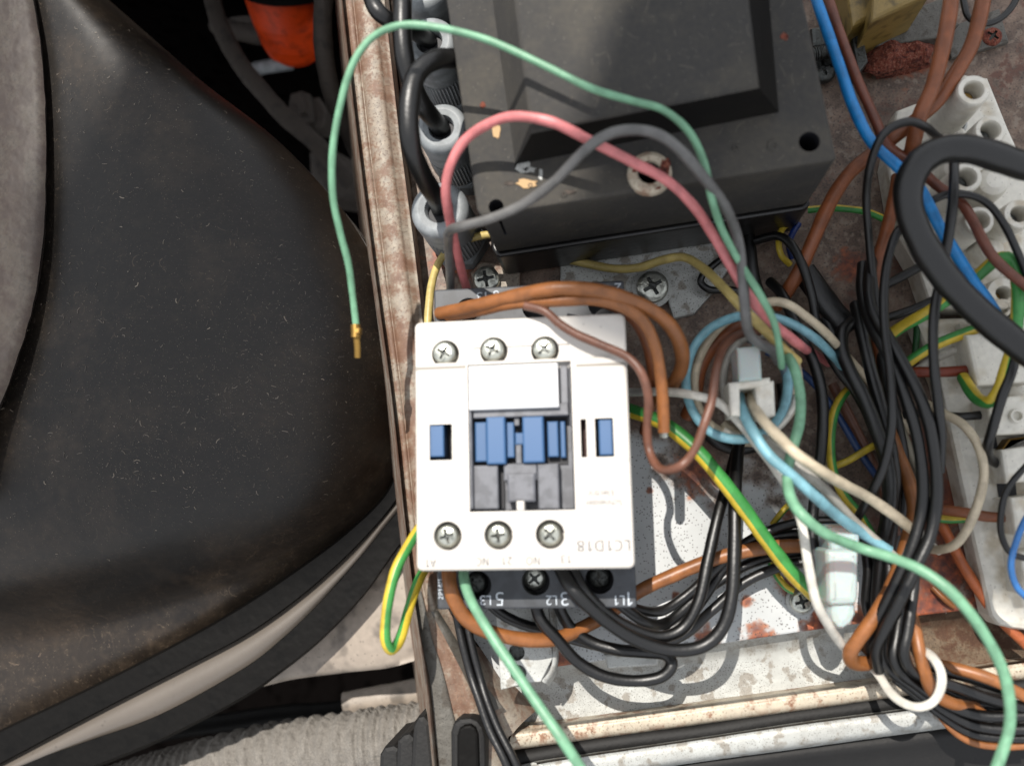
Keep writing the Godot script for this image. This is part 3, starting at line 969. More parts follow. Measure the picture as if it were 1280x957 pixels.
	tag(obj("zinc_bracket", st, M.dull_zinc), "grey zinc bracket below the relay at the top right", "bracket")
	st = new_st()
	loft(st, [
		[1074, 92, 0, 1082, 58, 0, 1112, 40, 0, 1148, 38, 0, 1172, 60, 0],
		[1082, 90, 3.4, 1094, 66, 4.4, 1116, 52, 4.6, 1146, 50, 4.2, 1166, 66, 3.4],
		[1092, 94, 3.6, 1108, 84, 4.8, 1124, 76, 5, 1144, 72, 4.4, 1162, 76, 3],
		[1096, 100, 0, 1110, 98, 0, 1130, 94, 0, 1150, 88, 0, 1168, 82, 0]], 10, 8, 0.0016)
	tag(obj("rust_crust", st, M.oxide), "flaking red-brown rust mound right of the blue wire", "rust")
	st = new_st()
	plate_px(st, [1180, 36, 1250, 10, 1262, 52, 1190, 72], 0.3, 1.8, 0.0004)
	tag(obj("zinc_bracket", st, M.dull_zinc), "thin zinc plate under the small black ring at the top right", "bracket")
	var sc := thing("plate_screw", P(1028, 84, 0), "cross head screw between the transformer and the blue wire", "screw", "screws by the transformer's right edge")
	screw(sc, 1030, 84, 4, 34, M.dull_screw, "head", 0.2)
	sc = thing("threaded_stud", P(1028, 66, 0), "threaded stud lying above the screw by the blue wire", "stud")
	st = new_st()
	var pts := smooth(line([1016, 68, 7, 1050, 62, 7]), 0.0002)
	for i in pts.size() - 2:
		tube(st, PackedVector3Array([pts[i], pts[i + 1]]), 0.0016 + 0.0003 * sin(i * 1.9), Color.WHITE, {"step": 0.0002, "sides": 10})
	obj("thread", st, M.dull_screw, sc)
	st = new_st()
	plate_px(st, [1014, 34, 1042, 28, 1044, 54, 1016, 58], 1, 6, 0.001)
	obj("nut", st, M.dull_screw, sc)
	sc = thing("plate_screw", P(1254, 45, 0), "rust brown hole screw at the top right beside the orange wires", "screw", "screws by the transformer's right edge")
	screw(sc, 1242, 44, 2.6, 24, M.oxide, "head", 0.9)

func build_glands():
	var list := [[548, 260, 31, 37, "front grey cable gland with the thick black cable looping into it"], [551, 158, 31, 33, "second grey cable gland, behind the looping black cable"], [536, 50, 31, 34, "third grey cable gland up the row beside the transformer"], [527, -22, 31, 34, "topmost grey cable gland at the picture's upper edge"]]
	for q in list:
		var c := P(q[0], q[1], q[2])
		var r := px(q[3] * 1.0, c)
		var g := thing("cable_gland", Vector3(c.x, 0, c.z), q[4], "cable gland", "cable glands beside the transformer")
		var xf := Transform3D(Basis(), Vector3(c.x, 0, c.z))
		var h := c.y
		var st := new_st()
		var prof := [[r * 0.99, h * 0.62]]
		for k in 9:
			var a := PI / 2.0 * k / 8.0
			prof.append([r * (0.70 + 0.30 * cos(a)), h - r * 0.34 + r * 0.34 * sin(a)])
		prof.append_array([[r * 0.50, h - r * 0.05], [r * 0.44, h - r * 0.3], [r * 0.44, h - r * 0.9]])
		lathe(st, prof, xf, 40)
		obj("dome_nut", st, M.gland_grey, g)
		st = new_st()
		for k in 44:                                   # knurled grip
			var a := TAU * k / 44.0
			var d := Vector3(cos(a), 0, sin(a))
			var t := Vector3(-sin(a), 0, cos(a))
			var b := xf.origin + d * r * 0.97
			var w := r * 0.048
			quad(st, b - t * w + Vector3.UP * h * 0.24, b + t * w + Vector3.UP * h * 0.24, b + t * w + Vector3.UP * h * 0.60, b - t * w + Vector3.UP * h * 0.60, d)
			var b2 := b + d * r * 0.03
			quad(st, b - t * w + Vector3.UP * h * 0.24, b2 + Vector3.UP * h * 0.26, b2 + Vector3.UP * h * 0.58, b - t * w + Vector3.UP * h * 0.60, d - t * 2)
			quad(st, b + t * w + Vector3.UP * h * 0.24, b2 + Vector3.UP * h * 0.26, b2 + Vector3.UP * h * 0.58, b + t * w + Vector3.UP * h * 0.60, d + t * 2)
		lathe(st, [[r * 0.96, h * 0.22], [r * 0.96, h * 0.63]], xf, 40)
		obj("grip_ring", st, M.gland_grey, g)
		st = new_st()
		lathe(st, [[r * 1.12, 0.0], [r * 1.12, h * 0.18], [r * 1.04, h * 0.22], [r * 0.9, h * 0.22]], xf, 6)
		obj("lock_nut", st, M.gland_grey, g)
		st = new_st()
		lathe(st, [[r * 0.43, h - r * 0.42], [0.0, h - r * 0.42]], xf, 24)
		obj("seal_disc", st, M.deep_grey, g)

func blob(st: SurfaceTool, x: float, y: float, h: float, rx: float, ry: float):
	var a := []
	var n := 14
	for k in n:
		var t := TAU * k / n
		var m := rng.randf_range(0.7, 1.15)
		a.append(x + rx * cos(t) * m)
		a.append(y + ry * sin(t) * m)
	plate_px(st, a, h, h + 0.16, 0.00006)

func build_transformer():
	var tr := thing("transformer", P(800, 150, 0), "black resin-cast transformer with a raised top block and a corroded bolt socket", "transformer")
	var st := new_st()
	plate_px(st, [548, -70, 990, -70, 1046, 196, 1040, 200, 602, 270, 596, 262], 22, 49, 0.0006)
	var cs := CSGCombiner3D.new()
	cs.name = "flange"
	tr.add_child(cs)
	cs.global_transform = Transform3D.IDENTITY
	var cm := CSGMesh3D.new()
	cm.mesh = st.commit()
	cm.material = M.resin
	cs.add_child(cm)
	for q in [[1012, 177, 0.0021], [620, 258, 0.0016], [812, 217, 0.0022]]:
		var cy := CSGCylinder3D.new()
		cy.radius = q[2]
		cy.height = 0.03
		cy.sides = 26
		cy.operation = CSGShape3D.OPERATION_SUBTRACTION
		cy.material = M.deep_grey
		cs.add_child(cy)
		cy.global_position = P(q[0], q[1], 49)
	st = new_st()
	var body := poly_px([548, -70, 990, -70, 1046, 196, 1040, 200, 602, 270, 596, 262], 49)
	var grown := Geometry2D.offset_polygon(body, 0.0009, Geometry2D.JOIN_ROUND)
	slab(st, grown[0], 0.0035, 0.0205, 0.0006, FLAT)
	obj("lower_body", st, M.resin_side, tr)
	st = new_st()
	slab(st, body, 0.0204, 0.0222, 0.0002, FLAT)
	obj("seam", st, M.casing_band, tr)
	st = new_st()
	var lo := poly_px([606, -70, 956, -70, 974, 140, 644, 206], 49.0)
	var mi := poly_px([634, -70, 928, -70, 949, 110, 664, 167], 59.6)
	var hi := poly_px([638, -70, 924, -70, 945, 106, 668, 163], 60.0)
	var shaded_flank := new_st()  # slopes turned from the sun, with shade in their colour
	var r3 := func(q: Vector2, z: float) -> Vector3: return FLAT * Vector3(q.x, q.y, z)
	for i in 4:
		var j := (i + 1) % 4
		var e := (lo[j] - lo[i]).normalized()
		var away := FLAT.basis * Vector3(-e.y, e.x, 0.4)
		quad(shaded_flank if i in [1, 2] else st, r3.call(lo[i], 0.04895), r3.call(lo[j], 0.04895), r3.call(mi[j], 0.0596), r3.call(mi[i], 0.0596), away)
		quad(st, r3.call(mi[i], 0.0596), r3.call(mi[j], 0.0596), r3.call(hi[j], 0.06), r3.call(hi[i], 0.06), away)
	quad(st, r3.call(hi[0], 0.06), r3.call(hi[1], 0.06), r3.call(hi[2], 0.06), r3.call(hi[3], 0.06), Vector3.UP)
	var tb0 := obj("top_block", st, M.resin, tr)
	obj("shaded_flank", shaded_flank, M.resin_shaded, tb0)
	# corroded bolt socket
	var c := P(812, 217, 49)
	var r := px(27, c)
	st = new_st()
	lathe(st, [[r * 1.06, -0.0004], [r * 1.0, 0.0007], [r * 0.8, 0.0012], [r * 0.56, 0.0010], [r * 0.5, -0.003]], Transform3D(Basis(), c), 26)
	obj("bolt_socket", st, M.stained_steel, tr)
	var cream := mat("cream_paint", Color(0.66, 0.54, 0.38), 0.7)
	for q in [[832, 208, 50.1, 7, 11, M.oxide], [793, 213, 50.1, 3, 3, M.oxide], [822, 234, 50, 5, 3, M.oxide], [603, 131, 49, 4, 4, M.oxide], [981, 45, 49, 5, 5, M.oxide], [653, 205, 49, 9, 12, M.zinc_bright], [662, 212, 49, 8, 4, M.zinc_bright], [710, 240, 49, 10, 3, M.dust_brown], [636, 229, 49, 8, 3, M.dust_brown], [676, 218, 49, 3, 7, M.zinc_bright], [621, 163, 49, 6, 9, cream], [658, 229, 49.1, 14, 6, cream]]:
		st = new_st()
		blob(st, q[0], q[1], q[2], q[3], q[4])
		obj("rust_spot" if q[5] == M.oxide else "paint_spot", st, q[5], tr)
	for q in [[920, 185, 4], [967, 182, 7], [705, 243, 4], [663, 232, 3]]:
		st = new_st()
		var k := P(q[0], q[1], 49)
		var rr := px(q[2], k)
		lathe(st, [[rr * 1.2, 0.0], [rr, 0.0003], [rr * 0.6, 0.0003], [rr * 0.4, 0.00005], [0.0, 0.00005]], Transform3D(Basis(), k), 16)
		obj("moulding_mark", st, M.resin, tr)

func build_terminals():
	# two nylon terminal strips
	var up := thing("terminal_strip", P(1210, 240, 0), "upper white nylon terminal strip with round screw towers at the right edge", "terminal strip", "white terminal strips")
	var st := new_st()
	plate_px(st, [1122, 137, 1188, 112, 1206, 92, 1236, 96, 1262, 160, 1340, 330, 1340, 385, 1166, 385, 1150, 338, 1126, 296, 1110, 200], 0.4, 9, 0.001)
	obj("base", st, M.nylon, up)
	for q in [[1218, 112, 29, 20, 8], [1239, 162, 26, 19, 8], [1209, 221, 24, 19, 8], [1245, 224, 22, 21, 0], [1225, 275, 25, 18, 8], [1275, 267, 26, 19, 7], [1243, 308, 17, 17, 0], [1196, 208, 15, 15, 0], [1255, 366, 18, 20, 6], [1290, 350, 18, 18, 6]]:
		var c := P(q[0], q[1], q[2])
		var r := px(q[3], c)
		var ri := px(q[4], c) * 1.45
		st = new_st()
		var xf := Transform3D(Basis(), Vector3(c.x, 0, c.z))
		if q[4] > 0:
			lathe(st, [[r * 1.12, 0.006], [r, c.y - 0.0006], [r * 0.93, c.y], [ri * 1.1, c.y], [ri, c.y - 0.0006], [ri * 0.9, c.y - 0.007], [0.0, c.y - 0.007]], xf, 30)
		else:
			lathe(st, [[r * 1.1, 0.006], [r, c.y - 0.003], [r * 0.85, c.y - 0.0012], [r * 0.5, c.y - 0.0002], [0.0, c.y]], xf, 30)
		var t := obj("tower", st, M.nylon, up)
		if q[4] > 0:
			st = new_st()
			lathe(st, [[ri * 0.88, c.y - 0.0052], [ri * 0.7, c.y - 0.0048], [ri * 0.2, c.y - 0.005], [0.0, c.y - 0.0056]], xf, 18)
			obj("clamp_screw", st, M.brass if q[3] != 19 else M.dull_screw, t)
	screw(up, 1194, 150, 12, 30, M.dull_screw, "fixing_screw", 0.4, true)
	st = new_st()
	plate_px(st, [1178, 168, 1192, 156, 1206, 160, 1212, 170, 1196, 178], 9, 14, 0.0006)
	obj("rib", st, M.nylon, up)

	var lo := thing("terminal_strip", P(1230, 620, 0), "lower white nylon terminal strip with square wire ports at the right edge", "terminal strip", "white terminal strips")
	st = new_st()
	plate_px(st, [1144, 398, 1340, 392, 1340, 795, 1268, 786, 1250, 782, 1240, 770, 1214, 655, 1176, 480], 0.4, 8, 0.0014)
	obj("base", st, M.nylon, lo)
	var ports := [[1208, 418, 1300, 412, 1300, 476, 1222, 482], [1234, 498, 1310, 490, 1310, 540, 1242, 544], [1252, 562, 1320, 552, 1320, 600, 1258, 604], [1264, 622, 1330, 614, 1330, 664, 1270, 668], [1276, 690, 1340, 684, 1340, 740, 1282, 744]]
	for q in ports:
		st = new_st()
		plate_px(st, q, 8, 17, 0.0008)
		obj("wire_port", st, M.nylon, lo)
	st = new_st()
	plate_px(st, [1200, 404, 1214, 402, 1230, 486, 1216, 490], 8, 11, 0.0006)
	obj("rib", st, M.nylon, lo)
	for q in [[1252, 385, 8], [1276, 440, 6], [1270, 520, 6]]:
		st = new_st()
		var c := P(q[0], q[1], 17.2)
		lathe(st, [[px(q[2] * 1.5, c), 0.0], [px(q[2] * 1.3, c), 0.0010], [px(q[2], c), 0.0010], [px(q[2] * 0.9, c), -0.001], [0.0, -0.001]], Transform3D(Basis(), c), 20)
		obj("screw_well", st, M.nylon, lo)
	st = new_st()
	plate_px(st, [1246, 572, 1262, 548, 1320, 540, 1320, 556, 1250, 566], 8, 12, 0.0004)
	obj("brass_insert", st, M.brass, lo)
	for q in [[1247, 604, 1270, 602, 1272, 622, 1250, 624], [1232, 548, 1246, 546, 1248, 560, 1236, 562]]:
		st = new_st()
		plate_px(st, q, 7.9, 8.4, 0.0001)
		obj("port_opening", st, M.deep_grey, lo)

# ---------------------------------------------------------------- the contactor
var K: Node3D
func CL(x: float, y: float, z: float) -> Vector2:
	var v: Vector3 = K.global_transform.affine_inverse() * P(x, y, z)
	return Vector2(v.x, v.y)

func cbox(st: SurfaceTool, x0: float, y0: float, x1: float, y1: float, z0: float, z1: float, bev := 0.0003, r := 0.0, zr := -1.0):
	var z := zr if zr >= 0.0 else z1
	var a := CL(x0, y0, z)
	var b := CL(x1, y1, z)
	slab(st, rect2(minf(a.x, b.x), minf(a.y, b.y), maxf(a.x, b.x), maxf(a.y, b.y), r), z0 * 0.001, z1 * 0.001, bev, Transform3D.IDENTITY)

func part(called: String, st: SurfaceTool, m: Material, parent: Node3D) -> MeshInstance3D:
	return obj(called, st, m, parent, false)

func cut_box(c: Node, x0: float, y0: float, x1: float, y1: float, z0: float, z1: float, m: Material):
	var a := CL(x0, y0, z1)
	var b := CL(x1, y1, z1)
	var q := CSGBox3D.new()
	q.size = Vector3(absf(a.x - b.x), absf(a.y - b.y), (z1 - z0) * 0.001)
	q.position = Vector3((a.x + b.x) / 2, (a.y + b.y) / 2, (z0 + z1) * 0.0005)
	q.operation = CSGShape3D.OPERATION_SUBTRACTION
	q.material = m
	c.add_child(q)

func cut_round(c: Node, x: float, y: float, r: float, z0: float, z1: float, m: Material):
	var a := CL(x, y, z1)
	var q := CSGCylinder3D.new()
	q.radius = r * 0.001
	q.height = (z1 - z0) * 0.001
	q.sides = 36
	q.rotation.x = PI / 2
	q.position = Vector3(a.x, a.y, (z0 + z1) * 0.0005)
	q.operation = CSGShape3D.OPERATION_SUBTRACTION
	q.material = m
	c.add_child(q)

func csg_part(called: String, st: SurfaceTool, m: Material) -> CSGCombiner3D:
	var c := CSGCombiner3D.new()
	c.name = called
	K.add_child(c, true)
	var cm := CSGMesh3D.new()
	cm.mesh = st.commit()
	cm.material = m
	c.add_child(cm)
	return c

func words(text: String, x: float, y: float, z: float, h_mm: float, m: Material, turn := PI, squeeze := 1.0):
	var t := TextMesh.new()
	var f := SystemFont.new()
	f.font_names = PackedStringArray(["Droid Sans"])
	t.font = f
	t.text = text
	t.font_size = 32
	t.pixel_size = 0.01
	var k := h_mm * 0.001 / (0.01 * 22.8)
	t.depth = 0.00008 / k
	t.curve_step = 1.0
	t.material = m
	var o := MeshInstance3D.new()
	o.name = "lettering"
	o.mesh = t
	K.add_child(o, true)
	var a := CL(x, y, z)
	o.position = Vector3(a.x, a.y, z * 0.001 + 0.00004)
	o.rotation.z = turn
	o.scale = Vector3(k * squeeze, k, k)

func build_contactor():
	var zf := 45.0     # front face
	var zt := 28.0     # terminal face
	var c := P(656, 556, zf)
	K = thing("contactor", Vector3(c.x, 0.0008, c.z), "white three-pole contactor with blue sliders and dark grey terminal ends", "contactor")
	var d := (P(785, 393, zf) - P(518, 405, zf)).normalized() + (P(795, 708, zf) - P(522, 712, zf)).normalized()
	d = Vector3(d.x, 0, d.z).normalized()
	K.basis = Basis(d, Vector3.UP.cross(d).normalized(), Vector3.UP)

	# dark base with its terminal faces
	var st := new_st()
	cbox(st, 543, 363, 796, 759, 0.0, zt, 0.0004, 0.0006)
	var b := csg_part("base", st, M.case_grey)
	for q in [[594, 733], [668, 728], [749, 726]]:
		cut_round(b, q[0], q[1], 3.1, zt - 6, zt + 4, M.deep_grey)
	for q in [[583, 385], [668, 380], [752, 376]]:
		cut_round(b, q[0], q[1], 3.1, zt - 6, zt + 4, M.deep_grey)
	for q in [[560, 722, 590, 760], [610, 740, 650, 762], [690, 716, 722, 762]]:
		cut_box(b, q[0], q[1] + 22, q[2], q[3] + 4, zt - 12, zt - 4, M.deep_grey)
	# white cover
	st = new_st()
	cbox(st, 519, 455, 794, 710, zt - 3, zf, 0.0008, 0.0012)
	var w := csg_part("front_cover", st, M.white_case)
	cut_box(w, 583, 455, 719, 637, zf - 9, zf + 2, M.insert_grey)
	cut_box(w, 535, 530, 564, 575, zf - 5, zf + 2, M.deep_grey)
	cut_box(w, 743, 522, 768, 571, zf - 5, zf + 2, M.deep_grey)
	cut_box(w, 725, 523, 734, 571, zf - 4, zf + 2, mat("slot_brown", Color(0.22, 0.12, 0.10), 0.7))
	for q in [[558, 670], [622, 669], [687, 668]]:
		cut_round(w, q[0], q[1], 2.95, zf - 5, zf + 2, M.white_case)
	# upper step of the cover, a little lower than the front
	st = new_st()
	cbox(st, 519, 404, 784, 457, zt - 3, zf - 1.2, 0.0005, 0.0012)
	var u := csg_part("upper_step", st, M.white_case)
	for q in [[554, 440], [615, 436], [680, 435]]:
		cut_round(u, q[0], q[1], 2.95, zf - 6, zf + 2, M.white_case)
	cut_box(u, 590, 432, 712, 470, zf - 1.6, zf + 2, M.white_case)
	# seam ridges down the face
	st = new_st()
	cbox(st, 523, 576, 582, 579, zf - 0.2, zf + 0.15, 0.0001)
	cbox(st, 721, 572, 786, 575, zf - 0.2, zf + 0.15, 0.0001)
	part("seam", st, M.white_case, K)
	st = new_st()
	cbox(st, 521, 459.5, 583, 461.0, zf - 0.3, zf + 0.04, 0.00002)
	cbox(st, 720, 455.5, 785, 457.0, zf - 0.3, zf + 0.04, 0.00002)
	part("seam", st, mat("seam_dirt", Color(0.56, 0.54, 0.51), 0.8), K)
	# grey insert
	st = new_st()
	cbox(st, 584, 456, 718, 636, zf - 9.5, zf - 5.2, 0.0002)
	part("insert", st, M.insert_grey, K)
	st = new_st()
	cbox(st, 584, 505, 592, 636, zf - 5.2, zf - 0.6, 0.0002)
	cbox(st, 711, 456, 718, 636, zf - 5.2, zf - 0.6, 0.0002)
	cbox(st, 592, 508, 711, 519, zf - 5.2, zf - 0.9, 0.0002)
	cbox(st, 700, 457, 711, 505, zf - 5.2, zf - 1.0, 0.0002)
	part("insert_frame", st, M.insert_grey, K)
	st = new_st()
	cbox(st, 592, 519, 711, 581, zf - 5.4, zf - 5.0, 0.0001)
	part("recess", st, M.deep_grey, K)
	st = new_st()
	cbox(st, 592, 582, 624, 636, zf - 5.2, zf - 1.8, 0.0003)
	cbox(st, 672, 580, 700, 636, zf - 5.2, zf - 1.8, 0.0003)
	cbox(st, 630, 580, 672, 600, zf - 5.2, zf - 2.0, 0.0003)
	cbox(st, 634, 592, 670, 627, zf - 5.2, zf - 0.9, 0.0005)
	part("latch_block", st, M.insert_grey, K)
	st = new_st()
	cbox(st, 624, 582, 632, 636, zf - 5.2, zf - 4.6, 0.0001)
	part("recess", st, M.deep_grey, K)
	st = new_st()
	cbox(st, 646, 626, 656, 638, zf - 5.2, zf + 0.05, 0.0003)
	part("latch_tooth", st, M.white_case, K)
	# blue sliders
	st = new_st()
	cbox(st, 594, 528, 610, 577, zf - 5.2, zf - 2.2, 0.0003)
	cbox(st, 608, 521, 633, 580, zf - 5.2, zf - 0.8, 0.0004)
	cbox(st, 633, 528, 644, 572, zf - 5.2, zf - 2.6, 0.0003)
	cbox(st, 644, 541, 656, 556, zf - 5.2, zf - 2.6, 0.0003)
	part("left_slider", st, M.blue_part, K)
	st = new_st()
	cbox(st, 653, 521, 681, 578, zf - 5.2, zf - 0.8, 0.0004)
	cbox(st, 684, 527, 699, 571, zf - 5.2, zf - 2.8, 0.0003)
	cbox(st, 700, 526, 708, 572, zf - 5.2, zf - 3.4, 0.0003)
	part("right_slider", st, M.blue_part, K)
	st = new_st()
	cbox(st, 643, 519, 650, 532, zf - 5.2, zf - 2.0, 0.0002)
	cbox(st, 645, 556, 653, 580, zf - 5.2, zf - 1.8, 0.0002)
	part("guide_pin", st, M.insert_grey, K)
	st = new_st()
	cbox(st, 536, 531, 556, 571, zf - 4.8, zf - 0.5, 0.0003)
	part("side_tab", st, M.blue_part, K)
	st = new_st()
	cbox(st, 748, 524, 767, 569, zf - 4.8, zf - 0.7, 0.0003)
	part("side_tab", st, M.blue_part, K)
	# blank label plate
	st = new_st()
	cbox(st, 586, 458, 699, 509, zf - 5.0, zf + 0.7, 0.0004)
	part("label_plate", st, M.white_tag, K)
	# terminal screws: zinc cross heads in their wells, each turned its own way
	for q in [[554, 440, 2.7], [615, 436, 1.1], [680, 435, 0.8], [558, 670, 0.3], [622, 669, 0.15], [687, 668, 0.75]]:
		var p := CL(q[0], q[1], zf)
		var wp: Vector3 = K.global_transform * Vector3(p.x, p.y, zf * 0.001 - 0.0011)
		var s: CSGCombiner3D = screw(K, q[0], q[1], zf, 29.5, M.screw_steel, "terminal_screw", q[2])
		s.global_position = wp
	for q in [[594, 733, 0.5], [668, 727, 0.7], [749, 726, 0.2], [583, 385, 0.5]]:
		var s: CSGCombiner3D = screw(K, q[0], q[1] - 4, zt - 3.0, 29, M.dull_screw if q[0] != 668 else M.screw_steel, "terminal_screw", q[2])
	# markings, upside down as the contactor hangs
	for q in [["1", 786, 747, 2.7], ["L1", 774, 749, 1.9], ["3", 706, 747, 2.7], ["L2", 690, 749, 1.9], ["5", 625, 747, 2.7], ["L3", 608, 749, 1.9], ["T3", 604, 371, 1.9], ["6", 621, 370, 2.3], ["2", 772, 361, 2.3]]:
		words(q[0], q[1], q[2], zt, q[3], M.ink_white)
	words("2P14/1", 552, 735, zt, 1.05, M.ink_white, PI / 2)
	words("LC1D18", 755, 681, zf, 2.05, M.ink_grey, PI, 1.1)
	words("Schneider", 755, 628, zf, 1.2, M.ink_grey, PI, 1.0)
	words("Electric", 751, 616, zf, 1.2, M.ink_grey, PI, 1.0)
	for q in [["A1", 539, 703], ["NC", 604, 701], ["21", 634, 700], ["NO", 667, 700], ["13", 708, 698]]:
		words(q[0], q[1], q[2], zf, 1.5, M.ink_grey)

# ---------------------------------------------------------------- push-on connectors
func build_connectors():
	var co := thing("wire_connector", P(940, 480, 0), "milky square plug and socket connector inside the coil of wires", "connector", "milky wire connectors")
	var st := new_st()
	plate_px(st, [921, 434, 951, 432, 953, 474, 924, 477], 27, 37, 0.0006)
	obj("plug", st, M.clear_nylon, co)
	st = new_st()
	plate_px(st, [911, 478, 963, 471, 964, 480, 946, 484, 925, 486, 926, 520, 914, 520], 25, 36, 0.0006)
	plate_px(st, [944, 480, 968, 475, 970, 519, 948, 524], 25, 35.5, 0.0006)
	plate_px(st, [926, 508, 946, 508, 947, 522, 926, 524], 23, 27, 0.0004)
	obj("socket", st, M.nylon, co)
	st = new_st()
	tube(st, line([930, 492, 26, 938, 490, 27, 944, 496, 28]), 0.0008, Color.WHITE)
	obj("contact", st, M.brass, co)

	co = thing("wire_connector", P(1055, 720, 0), "long milky crimp connector hanging at the foot of the black wire bundle", "connector", "milky wire connectors")
	st = new_st()
	plate_px(st, [1038, 657, 1077, 656, 1076, 692, 1038, 693], 12, 25, 0.0015)
	obj("mouth", st, M.clear_nylon, co)
	st = new_st()
	plate_px(st, [1034, 690, 1037, 687, 1072, 688, 1075, 692, 1074, 748, 1070, 756, 1040, 757, 1036, 752], 11, 27, 0.0016)
	obj("sleeve", st, M.clear_nylon, co)
	st = new_st()
	plate_px(st, [1038, 750, 1070, 748, 1072, 768, 1066, 780, 1056, 787, 1048, 786, 1040, 778, 1037, 766], 10, 25, 0.0018)
	obj("rounded_end", st, M.clear_nylon, co)

# ---------------------------------------------------------------- wires and cables
func build_wires():
	var g_heavy := "heavy black cables by the glands"
	# heavy cables at the glands
	wire("thick black cable bending round into the front cable gland", 29, BLACK, [640, 60, 24, 600, 66, 34, 570, 74, 44, 545, 74, 52, 522, 92, 55, 513, 130, 56, 515, 180, 54, 530, 224, 46, 544, 250, 36, 550, 264, 22], {"cat": "cable", "name": "cable", "group": g_heavy})
	wire("thick black cable running straight down from the upper edge beside the rusty rim", 27, BLACK, [500, -50, 40, 502, 0, 44, 503, 50, 44, 511, 90, 42, 530, 130, 38, 549, 156, 30, 553, 166, 20], {"cat": "cable", "name": "cable", "group": g_heavy})
	wire("short thick black cable hooked over the rusty rim at the upper edge", 24, BLACK, [462, -50, 36, 462, -10, 42, 470, 12, 44, 488, 26, 42, 512, 36, 38, 534, 48, 30, 538, 58, 20], {"cat": "cable", "name": "cable", "group": g_heavy})

	# long loose wires above the transformer
	var gw := wire("long pale green wire arching over the rusty rim with a bare crimped end", 10.8, GREEN, [445, 408, 44, 441, 370, 46, 436, 330, 50, 425, 288, 54, 416, 245, 58, 415, 190, 61, 424, 135, 63, 441, 80, 65, 466, 46, 66, 502, 31, 67, 550, 35, 67, 610, 51, 66, 680, 82, 66, 740, 110, 65.5, 790, 125, 65, 830, 137, 64, 862, 165, 62, 881, 205, 59, 889, 245, 57, 902, 285, 51, 922, 324, 44, 948, 366, 36, 968, 405, 30, 977, 448, 24, 978, 458, 21], {"lift": 1})
	var st := new_st()
	tube(st, line([445, 406, 44, 445.5, 416, 44, 445, 422, 44]), 0.00105, Color.WHITE)
	tube(st, line([445, 420, 44, 446, 434, 43.5, 446, 447, 43]), 0.00072, Color.WHITE, {"flat": 0.6})
	plate_px(st, [441, 409, 450, 409, 449, 417, 442, 417], 43.4, 45.1, 0.0003)
	obj("crimp_pin", st, M.brass, gw)
	wire("pink wire arching over the transformer to the coil of wires", 15, PINK, [592, 384, 12, 584, 364, 20, 576, 335, 28, 569, 300, 38, 561, 265, 46, 557, 235, 51, 563, 205, 54, 580, 176, 56, 608, 156, 59, 642, 145, 62, 690, 152, 63, 735, 174, 61, 790, 202, 58, 832, 225, 55, 866, 257, 52, 892, 295, 46, 918, 338, 38, 942, 376, 31, 966, 404, 25, 985, 420, 21, 999, 431, 17, 1014, 440, 2, 1036, 454, -8], {"lift": 1})
	wire("slate grey wire looping across the pink wire over the transformer", 16, GREY, [563, 384, 12, 563, 366, 20, 562, 330, 30, 561, 304, 38, 563, 289, 46, 580, 283, 51, 612, 274, 53, 652, 256, 55, 690, 228, 59, 728, 189, 63, 758, 168, 65, 790, 162, 66, 822, 168, 65, 850, 188, 63, 880, 222, 60, 905, 256, 54, 922, 300, 46, 928, 345, 39, 932, 385, 33, 937, 414, 28, 950, 428, 25, 966, 437, 22, 974, 452, 18], {"lift": 1})
	wire("yellowish beige wire bent beside the rusty rim, left of the contactor", 11, BEIGE, [534, 420, 20, 536, 385, 19, 541, 350, 17, 551, 324, 15, 566, 308, 15, 584, 299, 16, 606, 293, 17, 640, 290, 18])
	wire("yellowish beige wire coming from under the transformer to the coil", 13, BEIGE, [690, 320, 3, 740, 331, 6, 770, 336, 9, 800, 334, 12, 830, 324, 15, 856, 321, 17, 880, 335, 19, 905, 360, 21, 930, 388, 22, 955, 413, 21, 980, 437, 18, 997, 452, 15], {"lift": 1})

	# thick brown wires over the contactor's upper end
	wire("thick orange-brown wire, outermost, arching from the contactor's upper terminals", 21, ORANGE, [549, 392, 29, 575, 388, 34, 605, 380, 39, 640, 370, 43, 675, 362, 46, 705, 359, 47, 746, 363, 47, 790, 377, 46, 828, 398, 44, 848, 425, 41, 853, 452, 36, 845, 474, 30, 828, 492, 22, 815, 506, 12], {"group": "orange-brown wires from the contactor's upper terminals"})
	var oc := wire("orange-brown wire with a cut end hanging right of the contactor", 17, ORANGE, [560, 396, 30, 600, 388, 37, 640, 380, 42, 690, 376, 45, 745, 374, 46, 782, 384, 46, 806, 403, 46, 820, 436, 45, 826, 480, 43, 828, 515, 41, 829, 540, 40], {"group": "orange-brown wires from the contactor's upper terminals"})
	st = new_st()
	tube(st, line([829, 538, 40, 829.3, 542, 39.8, 829.5, 546, 39.6]), 0.0009, Color.WHITE)
	obj("ferrule", st, M.screw_steel, oc)
	wire("dark orange wire passing inside the larger brown loop beside the contactor", 16, RUSSET, [700, 372, 36, 745, 376, 38, 780, 390, 39, 800, 410, 37, 812, 440, 32, 817, 475, 24, 812, 505, 14, 806, 540, 8], {"group": "orange-brown wires from the contactor's upper terminals"})
	wire("thin brown wire crossing the contactor's white corner and hooking round to the coil", 12.5, BROWN, [656, 382, 47, 680, 389, 48, 699, 405, 48, 720, 418, 48, 748, 430, 48, 784, 446, 48, 803, 468, 47, 811, 500, 44, 809, 534, 41, 812, 564, 39, 826, 586, 38, 850, 582, 36, 868, 561, 34, 880, 530, 32, 890, 500, 31, 897, 458, 28, 908, 430, 23, 930, 416, 16, 955, 414, 9], {"lift": 1})

